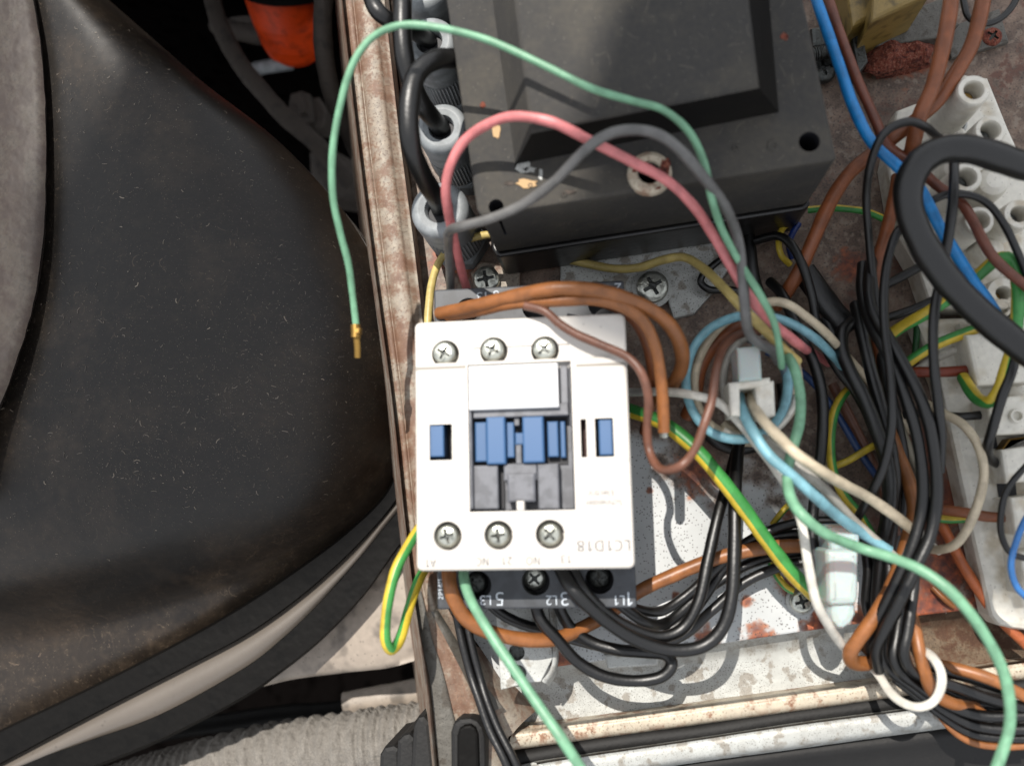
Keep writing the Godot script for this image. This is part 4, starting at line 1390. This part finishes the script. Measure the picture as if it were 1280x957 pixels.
	# wires at the contactor's lower end
	wire("orange-brown wire curving under the contactor's lower left corner", 20, ORANGE, [562, 706, 26, 562, 730, 31, 568, 752, 30, 582, 774, 28, 606, 789, 26, 637, 797, 24, 668, 800, 22, 697, 797, 19, 726, 785, 15, 760, 766, 11, 800, 738, 9, 840, 719, 9, 880, 703, 9, 920, 692, 9, 975, 684, 9, 1040, 682, 8])
	wire("pale green wire hanging straight from the contactor to the lower edge", 15, GREEN, [579, 700, 30, 580, 725, 36, 590, 752, 39, 612, 789, 42, 643, 836, 44, 676, 886, 46, 702, 924, 48, 735, 975, 48])
	var gb := "black wires looping from the contactor's lower terminals"
	wire("black wire in the outer big loop under the contactor's right corner", 19, BLACK, [697, 706, 29, 712, 732, 33, 735, 756, 32, 765, 780, 29, 800, 800, 26, 840, 812, 24, 878, 808, 23, 903, 786, 23, 915, 748, 23, 918, 690, 22, 919, 620, 19, 922, 566, 12, 924, 545, 6], {"group": gb})
	wire("black wire in the inner big loop, right of the outer one", 17, BLACK, [716, 712, 30, 732, 742, 31, 760, 768, 27, 790, 786, 24, 824, 796, 22, 853, 785, 21, 872, 752, 21, 884, 700, 20, 898, 645, 18, 912, 600, 14, 922, 560, 9, 926, 545, 5], {"group": gb})
	wire("black wire in the lowest loop below the contactor, bent back on itself", 17, BLACK, [668, 742, 22, 676, 772, 22, 697, 797, 21, 722, 826, 19, 755, 845, 18, 793, 851, 17, 826, 846, 17, 840, 831, 17, 832, 818, 16, 808, 815, 15, 775, 812, 15, 740, 802, 15, 714, 784, 16, 700, 762, 18, 694, 742, 20], {"group": gb})
	wire("black wire leaving the contactor's left terminal below the markings", 15, BLACK, [606, 744, 21, 622, 764, 20, 645, 778, 18, 676, 788, 15, 720, 800, 9, 790, 812, 9, 850, 795, 8, 890, 762, 6, 930, 728, 6, 980, 708, 6, 1040, 700, 6], {"group": gb})
	wire("black wire hidden mostly under the looped black wires", 14, BLACK, [760, 740, 15, 790, 760, 13, 825, 764, 9, 852, 748, 7, 880, 724, 7, 912, 694, 7, 950, 668, 8, 1000, 652, 8, 1050, 651, 8], {"group": gb})
	wire("black wire lowest on the plate running towards the lower connector", 15, BLACK, [770, 752, 19, 808, 778, 15, 835, 776, 8, 868, 748, 5, 900, 726, 4, 940, 704, 4, 990, 692, 4, 1040, 690, 4], {"group": gb})
	wire("black wire showing as an arch above the orange wire by the lower connector", 14, BLACK, [830, 790, 7, 862, 770, 6, 884, 742, 5, 906, 708, 5, 930, 684, 6, 960, 672, 6, 1004, 668, 6, 1045, 672, 6], {"group": gb})
	wire("black cord of the pair running down over the box's lower left rim, left strand", 12, BLACK, [563, 730, 16, 571, 772, 15, 579, 808, 15, 588, 842, 15, 598, 872, 16, 612, 912, 17, 630, 948, 18, 646, 985, 18], {"cat": "cord", "name": "cord"})
	wire("black cord of the pair running down over the box's lower left rim, right strand", 12, BLACK, [578, 740, 15, 584, 775, 14.5, 591, 810, 14.5, 600, 846, 14.5, 608, 874, 15.5, 622, 910, 16.5, 640, 945, 17.5, 656, 982, 17.5], {"cat": "cord", "name": "cord"})
	wire("yellow and green earth wire in a narrow loop left of the contactor", 15, YELLOW, [540, 640, 22, 524, 660, 30, 508, 686, 34, 495, 712, 36, 486, 748, 37, 482, 780, 37, 482, 800, 37, 488, 812, 36, 497, 806, 34, 504, 790, 32, 511, 764, 28, 520, 735, 24, 530, 712, 20, 545, 690, 16], {"earth": -2.7, "name": "earth_wire", "cat": "earth wire", "half": 6})
	wire("thick yellow and green earth wire sweeping diagonally over the bright plate", 21, YELLOW, [770, 508, 14, 800, 517, 19, 828, 528, 22, 852, 545, 23, 876, 568, 24, 900, 598, 24, 930, 638, 23, 958, 676, 21, 988, 712, 19, 1014, 738, 16, 1036, 758, 11], {"earth": -2.75, "name": "earth_wire", "cat": "earth wire", "half": 7})
	wire("white wire crossing behind the brown hook and dropping past the lower connector", 13, WHITE, [760, 489, 16, 792, 490, 18, 830, 489, 19, 866, 494, 19, 898, 504, 18, 922, 526, 17, 944, 553, 17, 967, 582, 17, 986, 610, 17, 1002, 650, 17, 1010, 700, 18, 1020, 750, 18, 1036, 782, 16, 1058, 812, 11, 1078, 830, 6], {"lift": 1})

	# coil of wires round the connector
	var ring := func(cx, cy, rx, ry, h, a0, a1):
		var a := []
		var n := 22
		for k in n + 1:
			var t := deg_to_rad(lerpf(a0, a1, float(k) / n))
			a.append_array([cx + rx * cos(t), cy + ry * sin(t), h])
		return a
	var coil := "wires of the coil round the connector"
	wire("teal blue wire, outermost ring of the coil, continuing right under the black wires", 13, TEAL, [1068, 478, 5, 1050, 456, 8, 1020, 424, 11, 985, 402, 13, 950, 394, 14, 920, 396, 14, 888, 410, 14, 866, 436, 14, 857, 470, 14, 862, 505, 14, 880, 533, 14, 905, 546, 14, 935, 547, 14, 962, 534, 14, 980, 508, 14, 985, 475, 14, 978, 450, 13, 962, 436, 12, 944, 428, 10], {"group": coil})
	wire("teal blue wire leaving the connector towards the lower right", 16, TEAL, [925, 494, 14, 926, 506, 17, 932, 522, 20, 945, 546, 23, 962, 570, 24, 990, 594, 24, 1020, 620, 24, 1050, 646, 23, 1080, 668, 22, 1112, 689, 21], {"group": coil})
	wire("cream wire just inside the blue ring of the coil", 12, CREAM, [1140, 540, 3, 1110, 504, 5, 1082, 472, 8, 1056, 442, 11, 1034, 416, 13, 1010, 396, 14, 985, 380, 15, 960, 378, 14, 930, 390, 12, 900, 410, 11, 878, 440, 11, 868, 475, 11, 874, 510, 11, 890, 532, 11, 915, 543, 11, 944, 541, 11, 972, 524, 11, 990, 498, 11, 993, 470, 10], {"group": coil})
	wire("off-white wire, innermost ring of the coil", 11, SILVER, ring.call(950, 480, 46, 62, 10, -60, -330), {"group": coil})
	wire("greyish ring of wire at the coil's right side", 11, CREAM, ring.call(942, 478, 58, 64, 8, -40, 130), {"group": coil})
	wire("pale cream wire from the connector ending in the black wire bundle", 16, CREAM, [941, 494, 13, 942, 506, 18, 954, 526, 23, 975, 549, 26, 1000, 572, 28, 1040, 597, 29, 1081, 618, 29, 1115, 641, 27, 1144, 664, 23], {"group": coil})
	wire("light grey wire between the blue and cream ones, cut at the lower connector", 14, SILVER, [948, 540, 12, 962, 556, 16, 995, 582, 20, 1033, 612, 22, 1064, 646, 22, 1100, 680, 21, 1122, 700, 20], {"group": coil})
	wire("cream wire bowing out right of the bundle over the terminal strip", 13, CREAM, [1150, 500, 10, 1180, 517, 16, 1205, 532, 19, 1222, 556, 20, 1230, 588, 21, 1225, 622, 21, 1211, 658, 20, 1195, 680, 18, 1176, 687, 14, 1160, 686, 10])
	wire("mid green wire curving from the coil to the lower right corner", 15, GREEN, [986, 446, 18, 994, 462, 20, 1000, 492, 20, 999, 525, 20, 992, 553, 21, 984, 588, 23, 988, 620, 26, 1005, 645, 29, 1034, 667, 32, 1074, 684, 36, 1110, 695, 39, 1150, 711, 42, 1187, 737, 44, 1220, 776, 44, 1248, 826, 42, 1260, 868, 41, 1261, 910, 40, 1246, 960, 40, 1238, 985, 40], {"lift": 1})
	wire("orange-brown wire arc lying inside the left of the coil", 20, RUSSET, [930, 404, 5, 906, 418, 7, 886, 440, 8, 874, 466, 8, 868, 498, 7, 858, 520, 4], {"group": coil})
	wire("white wire arc between the cream rings at the coil's lower right", 9, WHITE, ring.call(936, 476, 62, 70, 12, 15, 120), {"group": coil})
	wire("grey-blue wire curling at the top of the coil under the grey wire", 12, Color(0.34, 0.42, 0.47), [936, 424, 9, 952, 430, 12, 968, 440, 14, 979, 458, 14, 984, 482, 13, 978, 508, 12], {"group": coil})
	wire("thin cream wire crossing under the coil towards the bundle", 9, CREAM, [880, 536, 4, 920, 552, 5, 960, 556, 6, 1000, 566, 6, 1040, 590, 6, 1080, 622, 6])
	wire("dark blue wire behind the connector running into the bundle", 10, Color(0.12, 0.24, 0.42), [958, 440, 7, 990, 456, 8, 1020, 482, 9, 1048, 520, 9, 1076, 566, 8, 1100, 600, 7])
	wire("brown wire low behind the black bundle", 14, BROWN, [1040, 480, 4, 1062, 520, 5, 1088, 570, 6, 1108, 620, 7, 1120, 670, 9])
	wire("white wire slipping behind the long black wires at the bundle's middle", 11, WHITE, [1098, 560, 5, 1118, 590, 7, 1140, 630, 8, 1152, 668, 7, 1176, 690, 5])
	wire("black cable ring lying on the plate under the coil", 18, BLACK, ring.call(925, 500, 55, 62, 3.0, -20, 200), {"cat": "cable", "name": "cable"})

	# earth wires in the middle
	var ge := "earth wires behind the black bundle"
	wire("yellow and green earth wire curving down left of the black bundle", 13, YELLOW, [1068, 478, 8, 1052, 496, 10, 1042, 518, 11, 1038, 552, 12, 1042, 590, 12, 1056, 620, 12, 1074, 642, 11, 1090, 668, 9], {"earth": -2.7, "name": "earth_wire", "cat": "earth wire", "group": ge, "half": 6})
	wire("short yellow-green earth wire slanting across behind the black bundle", 10, YELLOW, [1036, 586, 8, 1060, 576, 9, 1092, 557, 9, 1120, 545, 7], {"earth": 1.8, "name": "earth_wire", "cat": "earth wire", "group": ge})
	wire("thin green and yellow wire near the transformer's lower right corner", 10, YELLOW, [1010, 262, 5, 1037, 260, 6, 1060, 261, 7, 1085, 265, 7, 1110, 276, 6, 1130, 290, 4], {"earth": -0.2, "name": "earth_wire", "cat": "earth wire", "group": ge, "half": 10})
	wire("tiny green and yellow wire stub on the rust patch", 10, YELLOW, [962, 696, 2, 970, 716, 3, 982, 732, 4, 992, 738, 4], {"earth": 0.4, "name": "earth_wire", "cat": "earth wire", "group": ge, "half": 10})
	wire("tiny yellow-green wire end between the white and black wires", 9, YELLOW, [966, 656, 4, 978, 640, 5, 990, 628, 5], {"earth": 0.5, "name": "earth_wire", "cat": "earth wire", "group": ge, "half": 9})
	wire("short bright yellow-green wire between the bundle and the lower terminal strip", 12, YELLOW, [1120, 632, 6, 1140, 640, 6, 1180, 648, 6, 1206, 648, 6], {"earth": 0.3, "name": "earth_wire", "cat": "earth wire", "group": ge})
	var gt := "earth wires at the terminal strips"
	wire("yellow and green earth wire in a tall bend at the terminal strips", 18, YELLOW, [1112, 420, 14, 1130, 408, 16, 1160, 391, 20, 1190, 370, 22, 1220, 346, 24, 1244, 326, 26, 1260, 322, 27, 1270, 336, 27, 1273, 365, 27, 1272, 400, 27, 1267, 435, 27, 1258, 466, 27, 1249, 490, 26, 1238, 502, 24, 1224, 498, 21, 1214, 486, 18, 1206, 472, 14], {"earth": 0.9, "twist": -60.0, "name": "earth_wire", "cat": "earth wire", "group": gt, "half": 7, "sides": 16})
	wire("short yellow and green earth wire entering the lower strip above the brown stub", 15, YELLOW, [1132, 456, 12, 1150, 444, 14, 1172, 431, 15, 1206, 417, 14, 1220, 411, 12], {"earth": -2.7, "half": 6, "name": "earth_wire", "cat": "earth wire", "group": gt})
	wire("dark green wire end standing behind the black bundle", 9, Color(0.08, 0.28, 0.12), [1146, 398, 6, 1146, 420, 7, 1144, 446, 6], {"group": gt})

	# blue, brown and orange wires from the top right
	wire("bright blue wire running from the top edge under the thick black cable", 16, BLUE, [1012, -25, 30, 1021, 2, 31, 1034, 40, 32, 1052, 90, 33, 1068, 134, 33, 1090, 177, 33, 1120, 206, 32, 1152, 238, 30, 1176, 284, 29, 1195, 316, 28, 1216, 351, 27, 1238, 382, 26, 1256, 412, 22])
	wire("dull brown wire alongside the bright blue one", 14, Color(0.42, 0.24, 0.17), [1030, -25, 25, 1037, 0, 26, 1056, 55, 27, 1074, 105, 27, 1096, 155, 27, 1106, 178, 26, 1120, 190, 24, 1140, 202, 22, 1172, 232, 26, 1200, 252, 28, 1216, 275, 30, 1234, 308, 31, 1252, 330, 31, 1290, 362, 30])
	var go := "orange-brown wires from the upper right"
	wire("orange-brown wire, left of the two coming from the top right edge", 21, RUSSET, [1190, -25, 34, 1187, 10, 34, 1178, 60, 33, 1166, 108, 31, 1150, 146, 29, 1143, 175, 26, 1136, 200, 20, 1126, 225, 16], {"group": go})
	wire("orange-brown wire, right of the two coming from the top right edge", 20, RUSSET, [1233, -25, 30, 1228, 10, 30, 1217, 55, 29, 1196, 92, 28, 1172, 126, 26, 1142, 152, 24, 1116, 172, 22, 1096, 188, 20, 1066, 212, 19, 1046, 238, 18, 1030, 268, 17, 1014, 305, 15, 1000, 338, 13, 984, 366, 10, 972, 384, 6], {"group": go})
	wire("orange-brown wire running down from the thick cable into the bundle", 17, RUSSET, [1122, 220, 16, 1118, 246, 17, 1110, 282, 17, 1100, 316, 16, 1094, 350, 13, 1094, 390, 9, 1100, 440, 6, 1108, 490, 6, 1116, 540, 8], {"group": go})
	wire("thick orange wire bending at the foot of the bundle", 21, ORANGE, [1112, 540, 9, 1124, 570, 11, 1138, 604, 13, 1144, 640, 15, 1136, 672, 18, 1126, 702, 20, 1112, 738, 22, 1094, 770, 22, 1074, 798, 21, 1063, 816, 19, 1066, 828, 16, 1082, 830, 13, 1105, 828, 9])
	wire("orange wire passing through the white cable tie", 18, ORANGE, [1136, 760, 16, 1144, 784, 20, 1150, 812, 22, 1157, 840, 22, 1167, 864, 20, 1184, 877, 17, 1208, 884, 13, 1240, 886, 9])
	wire("orange wire leaving the tie towards the right edge above the black wires", 17, ORANGE, [1150, 826, 11, 1176, 832, 14, 1208, 839, 16, 1240, 849, 17, 1268, 863, 17, 1300, 880, 16])
	wire("thin orange wire along the underside of the bundle at the lower right", 11, ORANGE, [1172, 888, 8, 1188, 908, 9, 1206, 922, 9, 1230, 930, 9, 1262, 932, 9, 1300, 930, 9])
	wire("shiny copper-coloured wire crossing the rust to the lower strip", 15, Color(0.72, 0.40, 0.24), [1166, 634, 3, 1185, 668, 4, 1205, 706, 5, 1228, 744, 5, 1248, 772, 5, 1270, 794, 4, 1300, 822, 3])
	wire("brown wire entering the lower strip horizontally", 15, RUSSET, [1150, 634, 8, 1186, 638, 11, 1208, 641, 12, 1236, 646, 12, 1270, 647, 12])
	wire("reddish brown wire stub entering the lower strip's upper port", 15, Color(0.48, 0.19, 0.09), [1130, 466, 10, 1150, 464, 12, 1182, 464, 13, 1218, 462, 13])
	wire("black wire stub entering the lower strip below the brown stub", 12, BLACK, [1130, 518, 7, 1160, 515, 10, 1195, 520, 12, 1222, 519, 12, 1240, 516, 12])
	wire("orange wire glimpsed on the rust behind the green wire", 8, ORANGE, [1166, 734, 1, 1180, 748, 2, 1192, 758, 1])

	# the black bundle
	wire("very thick black cable looping round at the right edge", 40, BLACK, [1330, 216, 42, 1290, 207, 44, 1252, 194, 46, 1216, 185, 47, 1180, 186, 47, 1152, 202, 47, 1138, 232, 46, 1140, 268, 45, 1156, 308, 44, 1182, 346, 43, 1214, 379, 42, 1246, 408, 41, 1290, 446, 40, 1330, 476, 38], {"cat": "cable", "name": "cable", "sides": 22})
	var gk := "black wires of the bundle"
	wire("thin black wire hooping over the orange wires at the upper right", 12, BLACK, [1100, 400, 14, 1093, 350, 18, 1087, 300, 22, 1083, 250, 28, 1087, 212, 34, 1097, 180, 38, 1112, 161, 39, 1136, 152, 39, 1156, 158, 37, 1172, 170, 32, 1190, 184, 24], {"group": gk})
	wire("black wire hanging straight down right of the bundle across the terminal strips", 14, BLACK, [1192, 176, 30, 1193, 215, 34, 1192, 250, 35, 1187, 290, 35, 1178, 336, 35, 1169, 380, 34, 1166, 414, 33, 1168, 458, 31, 1174, 505, 29, 1178, 545, 27, 1176, 590, 24], {"group": gk})
	wire("thin black wire arching over the screw towers", 11, BLACK, [1148, 262, 26, 1166, 250, 29, 1188, 242, 30, 1216, 244, 30, 1238, 256, 30, 1256, 280, 30, 1268, 305, 30, 1282, 340, 29, 1296, 380, 27], {"group": gk})
	wire("black wire ring at the top right edge", 9, BLACK, [1202, -20, 18, 1206, 5, 19, 1212, 22, 19, 1232, 29, 19, 1252, 22, 19, 1268, 4, 19, 1276, -20, 18], {"group": gk})
	wire("black wire dropping into the lower strip's middle port", 14, BLACK, [1270, 440, 28, 1264, 466, 28, 1254, 494, 27, 1244, 530, 25, 1236, 560, 21, 1240, 574, 16, 1252, 582, 11], {"group": gk})
	wire("thin black wire curving round the lower strip's right end", 9, BLACK, [1310, 556, 22, 1284, 582, 23, 1260, 612, 24, 1252, 642, 24, 1252, 668, 23, 1262, 690, 22, 1282, 698, 21, 1310, 700, 20], {"group": gk})
	wire("light blue wire bend at the right edge over the lower strip", 9, Color(0.22, 0.47, 0.74), [1310, 620, 26, 1284, 646, 27, 1270, 680, 27, 1265, 708, 27, 1273, 734, 26, 1292, 752, 25])
	wire("black wire along the left side of the bundle down to the lower connector", 16, BLACK, [962, 352, 10, 978, 370, 14, 1000, 418, 18, 1016, 450, 19, 1026, 484, 19, 1029, 520, 19, 1027, 565, 17, 1020, 618, 14, 1016, 670, 14, 1022, 720, 14, 1034, 752, 12], {"group": gk})
	wire("thin black wire from the transformer's corner into the bundle's left side", 13, BLACK, [945, 300, 8, 972, 294, 12, 990, 306, 14, 1004, 334, 15, 1014, 370, 15, 1022, 412, 14, 1044, 456, 13, 1070, 490, 12, 1092, 530, 10], {"group": gk})
	var sl := wire("short wide black sleeve round the wires above the coil", 34, BLACK, [1004, 338, 8, 1022, 362, 9, 1044, 388, 9, 1066, 412, 9], {"cat": "sleeve", "name": "sleeve", "flat": 0.5})
	wire("black wire bending sharply at the middle of the bundle", 19, BLACK, [1092, 390, 10, 1066, 402, 14, 1052, 416, 17, 1053, 440, 19, 1064, 466, 20, 1080, 496, 20, 1096, 536, 20, 1110, 578, 19, 1114, 622, 18, 1108, 668, 16, 1100, 716, 14, 1096, 764, 12, 1104, 806, 10], {"group": gk})
	wire("black wire just right of the sharp bend in the bundle", 18, BLACK, [1070, 380, 12, 1077, 408, 15, 1088, 456, 17, 1101, 508, 17, 1112, 556, 16, 1118, 600, 14, 1116, 650, 12, 1108, 700, 11, 1106, 750, 10, 1112, 800, 9], {"group": gk})
	wire("black wire running the bundle's full length on top, right of its middle", 17, BLACK, [1092, 312, 14, 1086, 350, 18, 1090, 385, 22, 1114, 424, 25, 1140, 472, 27, 1158, 518, 28, 1168, 570, 28, 1171, 620, 28, 1163, 668, 28, 1146, 706, 28, 1126, 748, 27, 1108, 784, 24, 1096, 812, 20, 1100, 836, 16], {"group": gk})
	wire("black wire running the bundle's full length on top, at its middle", 17, BLACK, [1080, 330, 12, 1078, 365, 16, 1088, 402, 20, 1108, 440, 24, 1126, 482, 26, 1142, 530, 27, 1151, 580, 27, 1153, 630, 27, 1144, 676, 27, 1128, 716, 26, 1108, 756, 24, 1088, 790, 20, 1080, 806, 15, 1094, 818, 11], {"group": gk})
	wire("dusty black wire filling the gap left of the sharp bend in the bundle", 15, BLACK, [1030, 398, 8, 1046, 430, 10, 1062, 470, 11, 1086, 520, 12, 1104, 570, 12, 1110, 630, 11, 1100, 690, 10, 1096, 740, 9], {"group": gk})
	wire("black wire low at the back of the bundle beside the orange one", 16, BLACK, [1096, 420, 6, 1106, 470, 7, 1120, 520, 8, 1130, 580, 8, 1128, 640, 8, 1116, 700, 8, 1110, 760, 8, 1118, 800, 8], {"group": gk})
	wire("short black wire slanting behind the lower connector into the bundle", 14, BLACK, [1060, 640, 8, 1078, 670, 9, 1086, 710, 9, 1084, 750, 8, 1090, 780, 7], {"group": gk})
	wire("thinner black wire crossing the bundle from upper right to lower left", 13, BLACK, [1140, 282, 20, 1124, 288, 24, 1112, 320, 26, 1106, 362, 26, 1106, 410, 26, 1111, 455, 27, 1115, 500, 28, 1114, 540, 28, 1104, 584, 27, 1086, 622, 25, 1070, 650, 20, 1056, 668, 15], {"group": gk})
	wire("black wire crossing the rust plate towards the upper strip", 13, BLACK, [1076, 372, 10, 1100, 360, 12, 1122, 348, 13, 1150, 334, 12], {"group": gk})
	wire("black wire below it crossing towards the upper strip", 12, BLACK, [1080, 402, 10, 1110, 396, 12, 1140, 386, 13, 1172, 372, 12], {"group": gk})
	wire("thin black loop on the zinc tab by the coil", 10, BLACK, [945, 300, 4, 910, 318, 5, 882, 340, 6, 876, 352, 6, 888, 362, 6, 912, 362, 5, 935, 366, 4], {"group": gk})
	wire("black wire standing behind the grey one at the transformer's corner", 18, BLACK, [936, 290, 5, 938, 320, 6, 942, 350, 6, 954, 384, 5], {"group": gk})
	for q in [
		["black wire, leftmost of those gathered in the cable tie", 16, [1112, 690, 16, 1112, 740, 17, 1106, 786, 18, 1102, 816, 18, 1112, 836, 17, 1140, 858, 15, 1170, 880, 13, 1210, 904, 12, 1250, 912, 12, 1310, 910, 12]],
		["black wire, second from the left in the cable tie", 16, [1126, 690, 14, 1128, 744, 17, 1122, 790, 20, 1118, 820, 21, 1128, 842, 20, 1152, 860, 17, 1184, 880, 15, 1222, 894, 14, 1262, 896, 14, 1310, 892, 14]],
		["black wire, third from the left in the cable tie", 16, [1146, 694, 20, 1140, 744, 23, 1134, 788, 24, 1130, 816, 24, 1140, 838, 22, 1164, 848, 19, 1196, 858, 17, 1236, 872, 16, 1276, 882, 15, 1310, 888, 15]],
		["black wire, rightmost in the cable tie, bending above the orange one", 15, [1136, 740, 14, 1140, 778, 17, 1144, 806, 18, 1156, 826, 17, 1182, 838, 15, 1216, 848, 14, 1250, 860, 13, 1300, 872, 12]],
		["black wire lowest in the bundle at the lower right corner", 14, [1120, 848, 12, 1150, 872, 11, 1180, 896, 10, 1212, 916, 10, 1250, 922, 10, 1310, 922, 10]],
		["black wire in the middle of the fan right of the cable tie", 14, [1150, 850, 12, 1180, 862, 12, 1210, 876, 11, 1244, 884, 11, 1310, 902, 10]]]:
		wire(q[0], q[1], BLACK, q[2], {"group": "black wires gathered by the cable tie"})
	wire("grey flat wire strip showing between the black wires of the bundle", 13, Color(0.50, 0.48, 0.42), [1116, 506, 5, 1126, 534, 6, 1138, 566, 7, 1154, 602, 7, 1164, 630, 6], {"flat": 0.6})
	wire("thin teal wire end behind the bundle near the rust", 9, TEAL, [1118, 584, 4, 1130, 602, 5, 1142, 622, 4])
	wire("white wire under the bundle by the upper terminal strip", 12, WHITE, [1230, 430, 10, 1190, 438, 9, 1165, 450, 8, 1135, 470, 6, 1110, 480, 4])
	wire("yellow wire arc by the transformer's lower right corner", 9, YELLOW, [992, 280, 6, 980, 284, 7, 974, 300, 8, 977, 318, 8, 988, 330, 6])
	wire("short dark blue wire beside the yellow arc", 9, Color(0.07, 0.18, 0.42), [998, 280, 6, 990, 292, 8, 986, 306, 8, 990, 322, 6])

	var tie := thing("cable_tie", P(1135, 860, 0), "white nylon cable tie round the black bundle at the lower right", "cable tie")
	st = new_st()
	tube(st, line([1084, 826, 10, 1100, 845, 16, 1112, 864, 20, 1128, 878, 23, 1148, 884, 25, 1166, 878, 26, 1176, 862, 27, 1177, 842, 27, 1168, 824, 25, 1152, 812, 20, 1130, 808, 12]), 0.00095, WHITE.srgb_to_linear(), {"flat": 0.55})
	obj("strap", st, M.pvc, tie)
	st = new_st()
	plate_px(st, [1078, 818, 1092, 814, 1100, 830, 1086, 836], 7, 12, 0.0006)
	obj("lock_head", st, M.white_tag, tie)
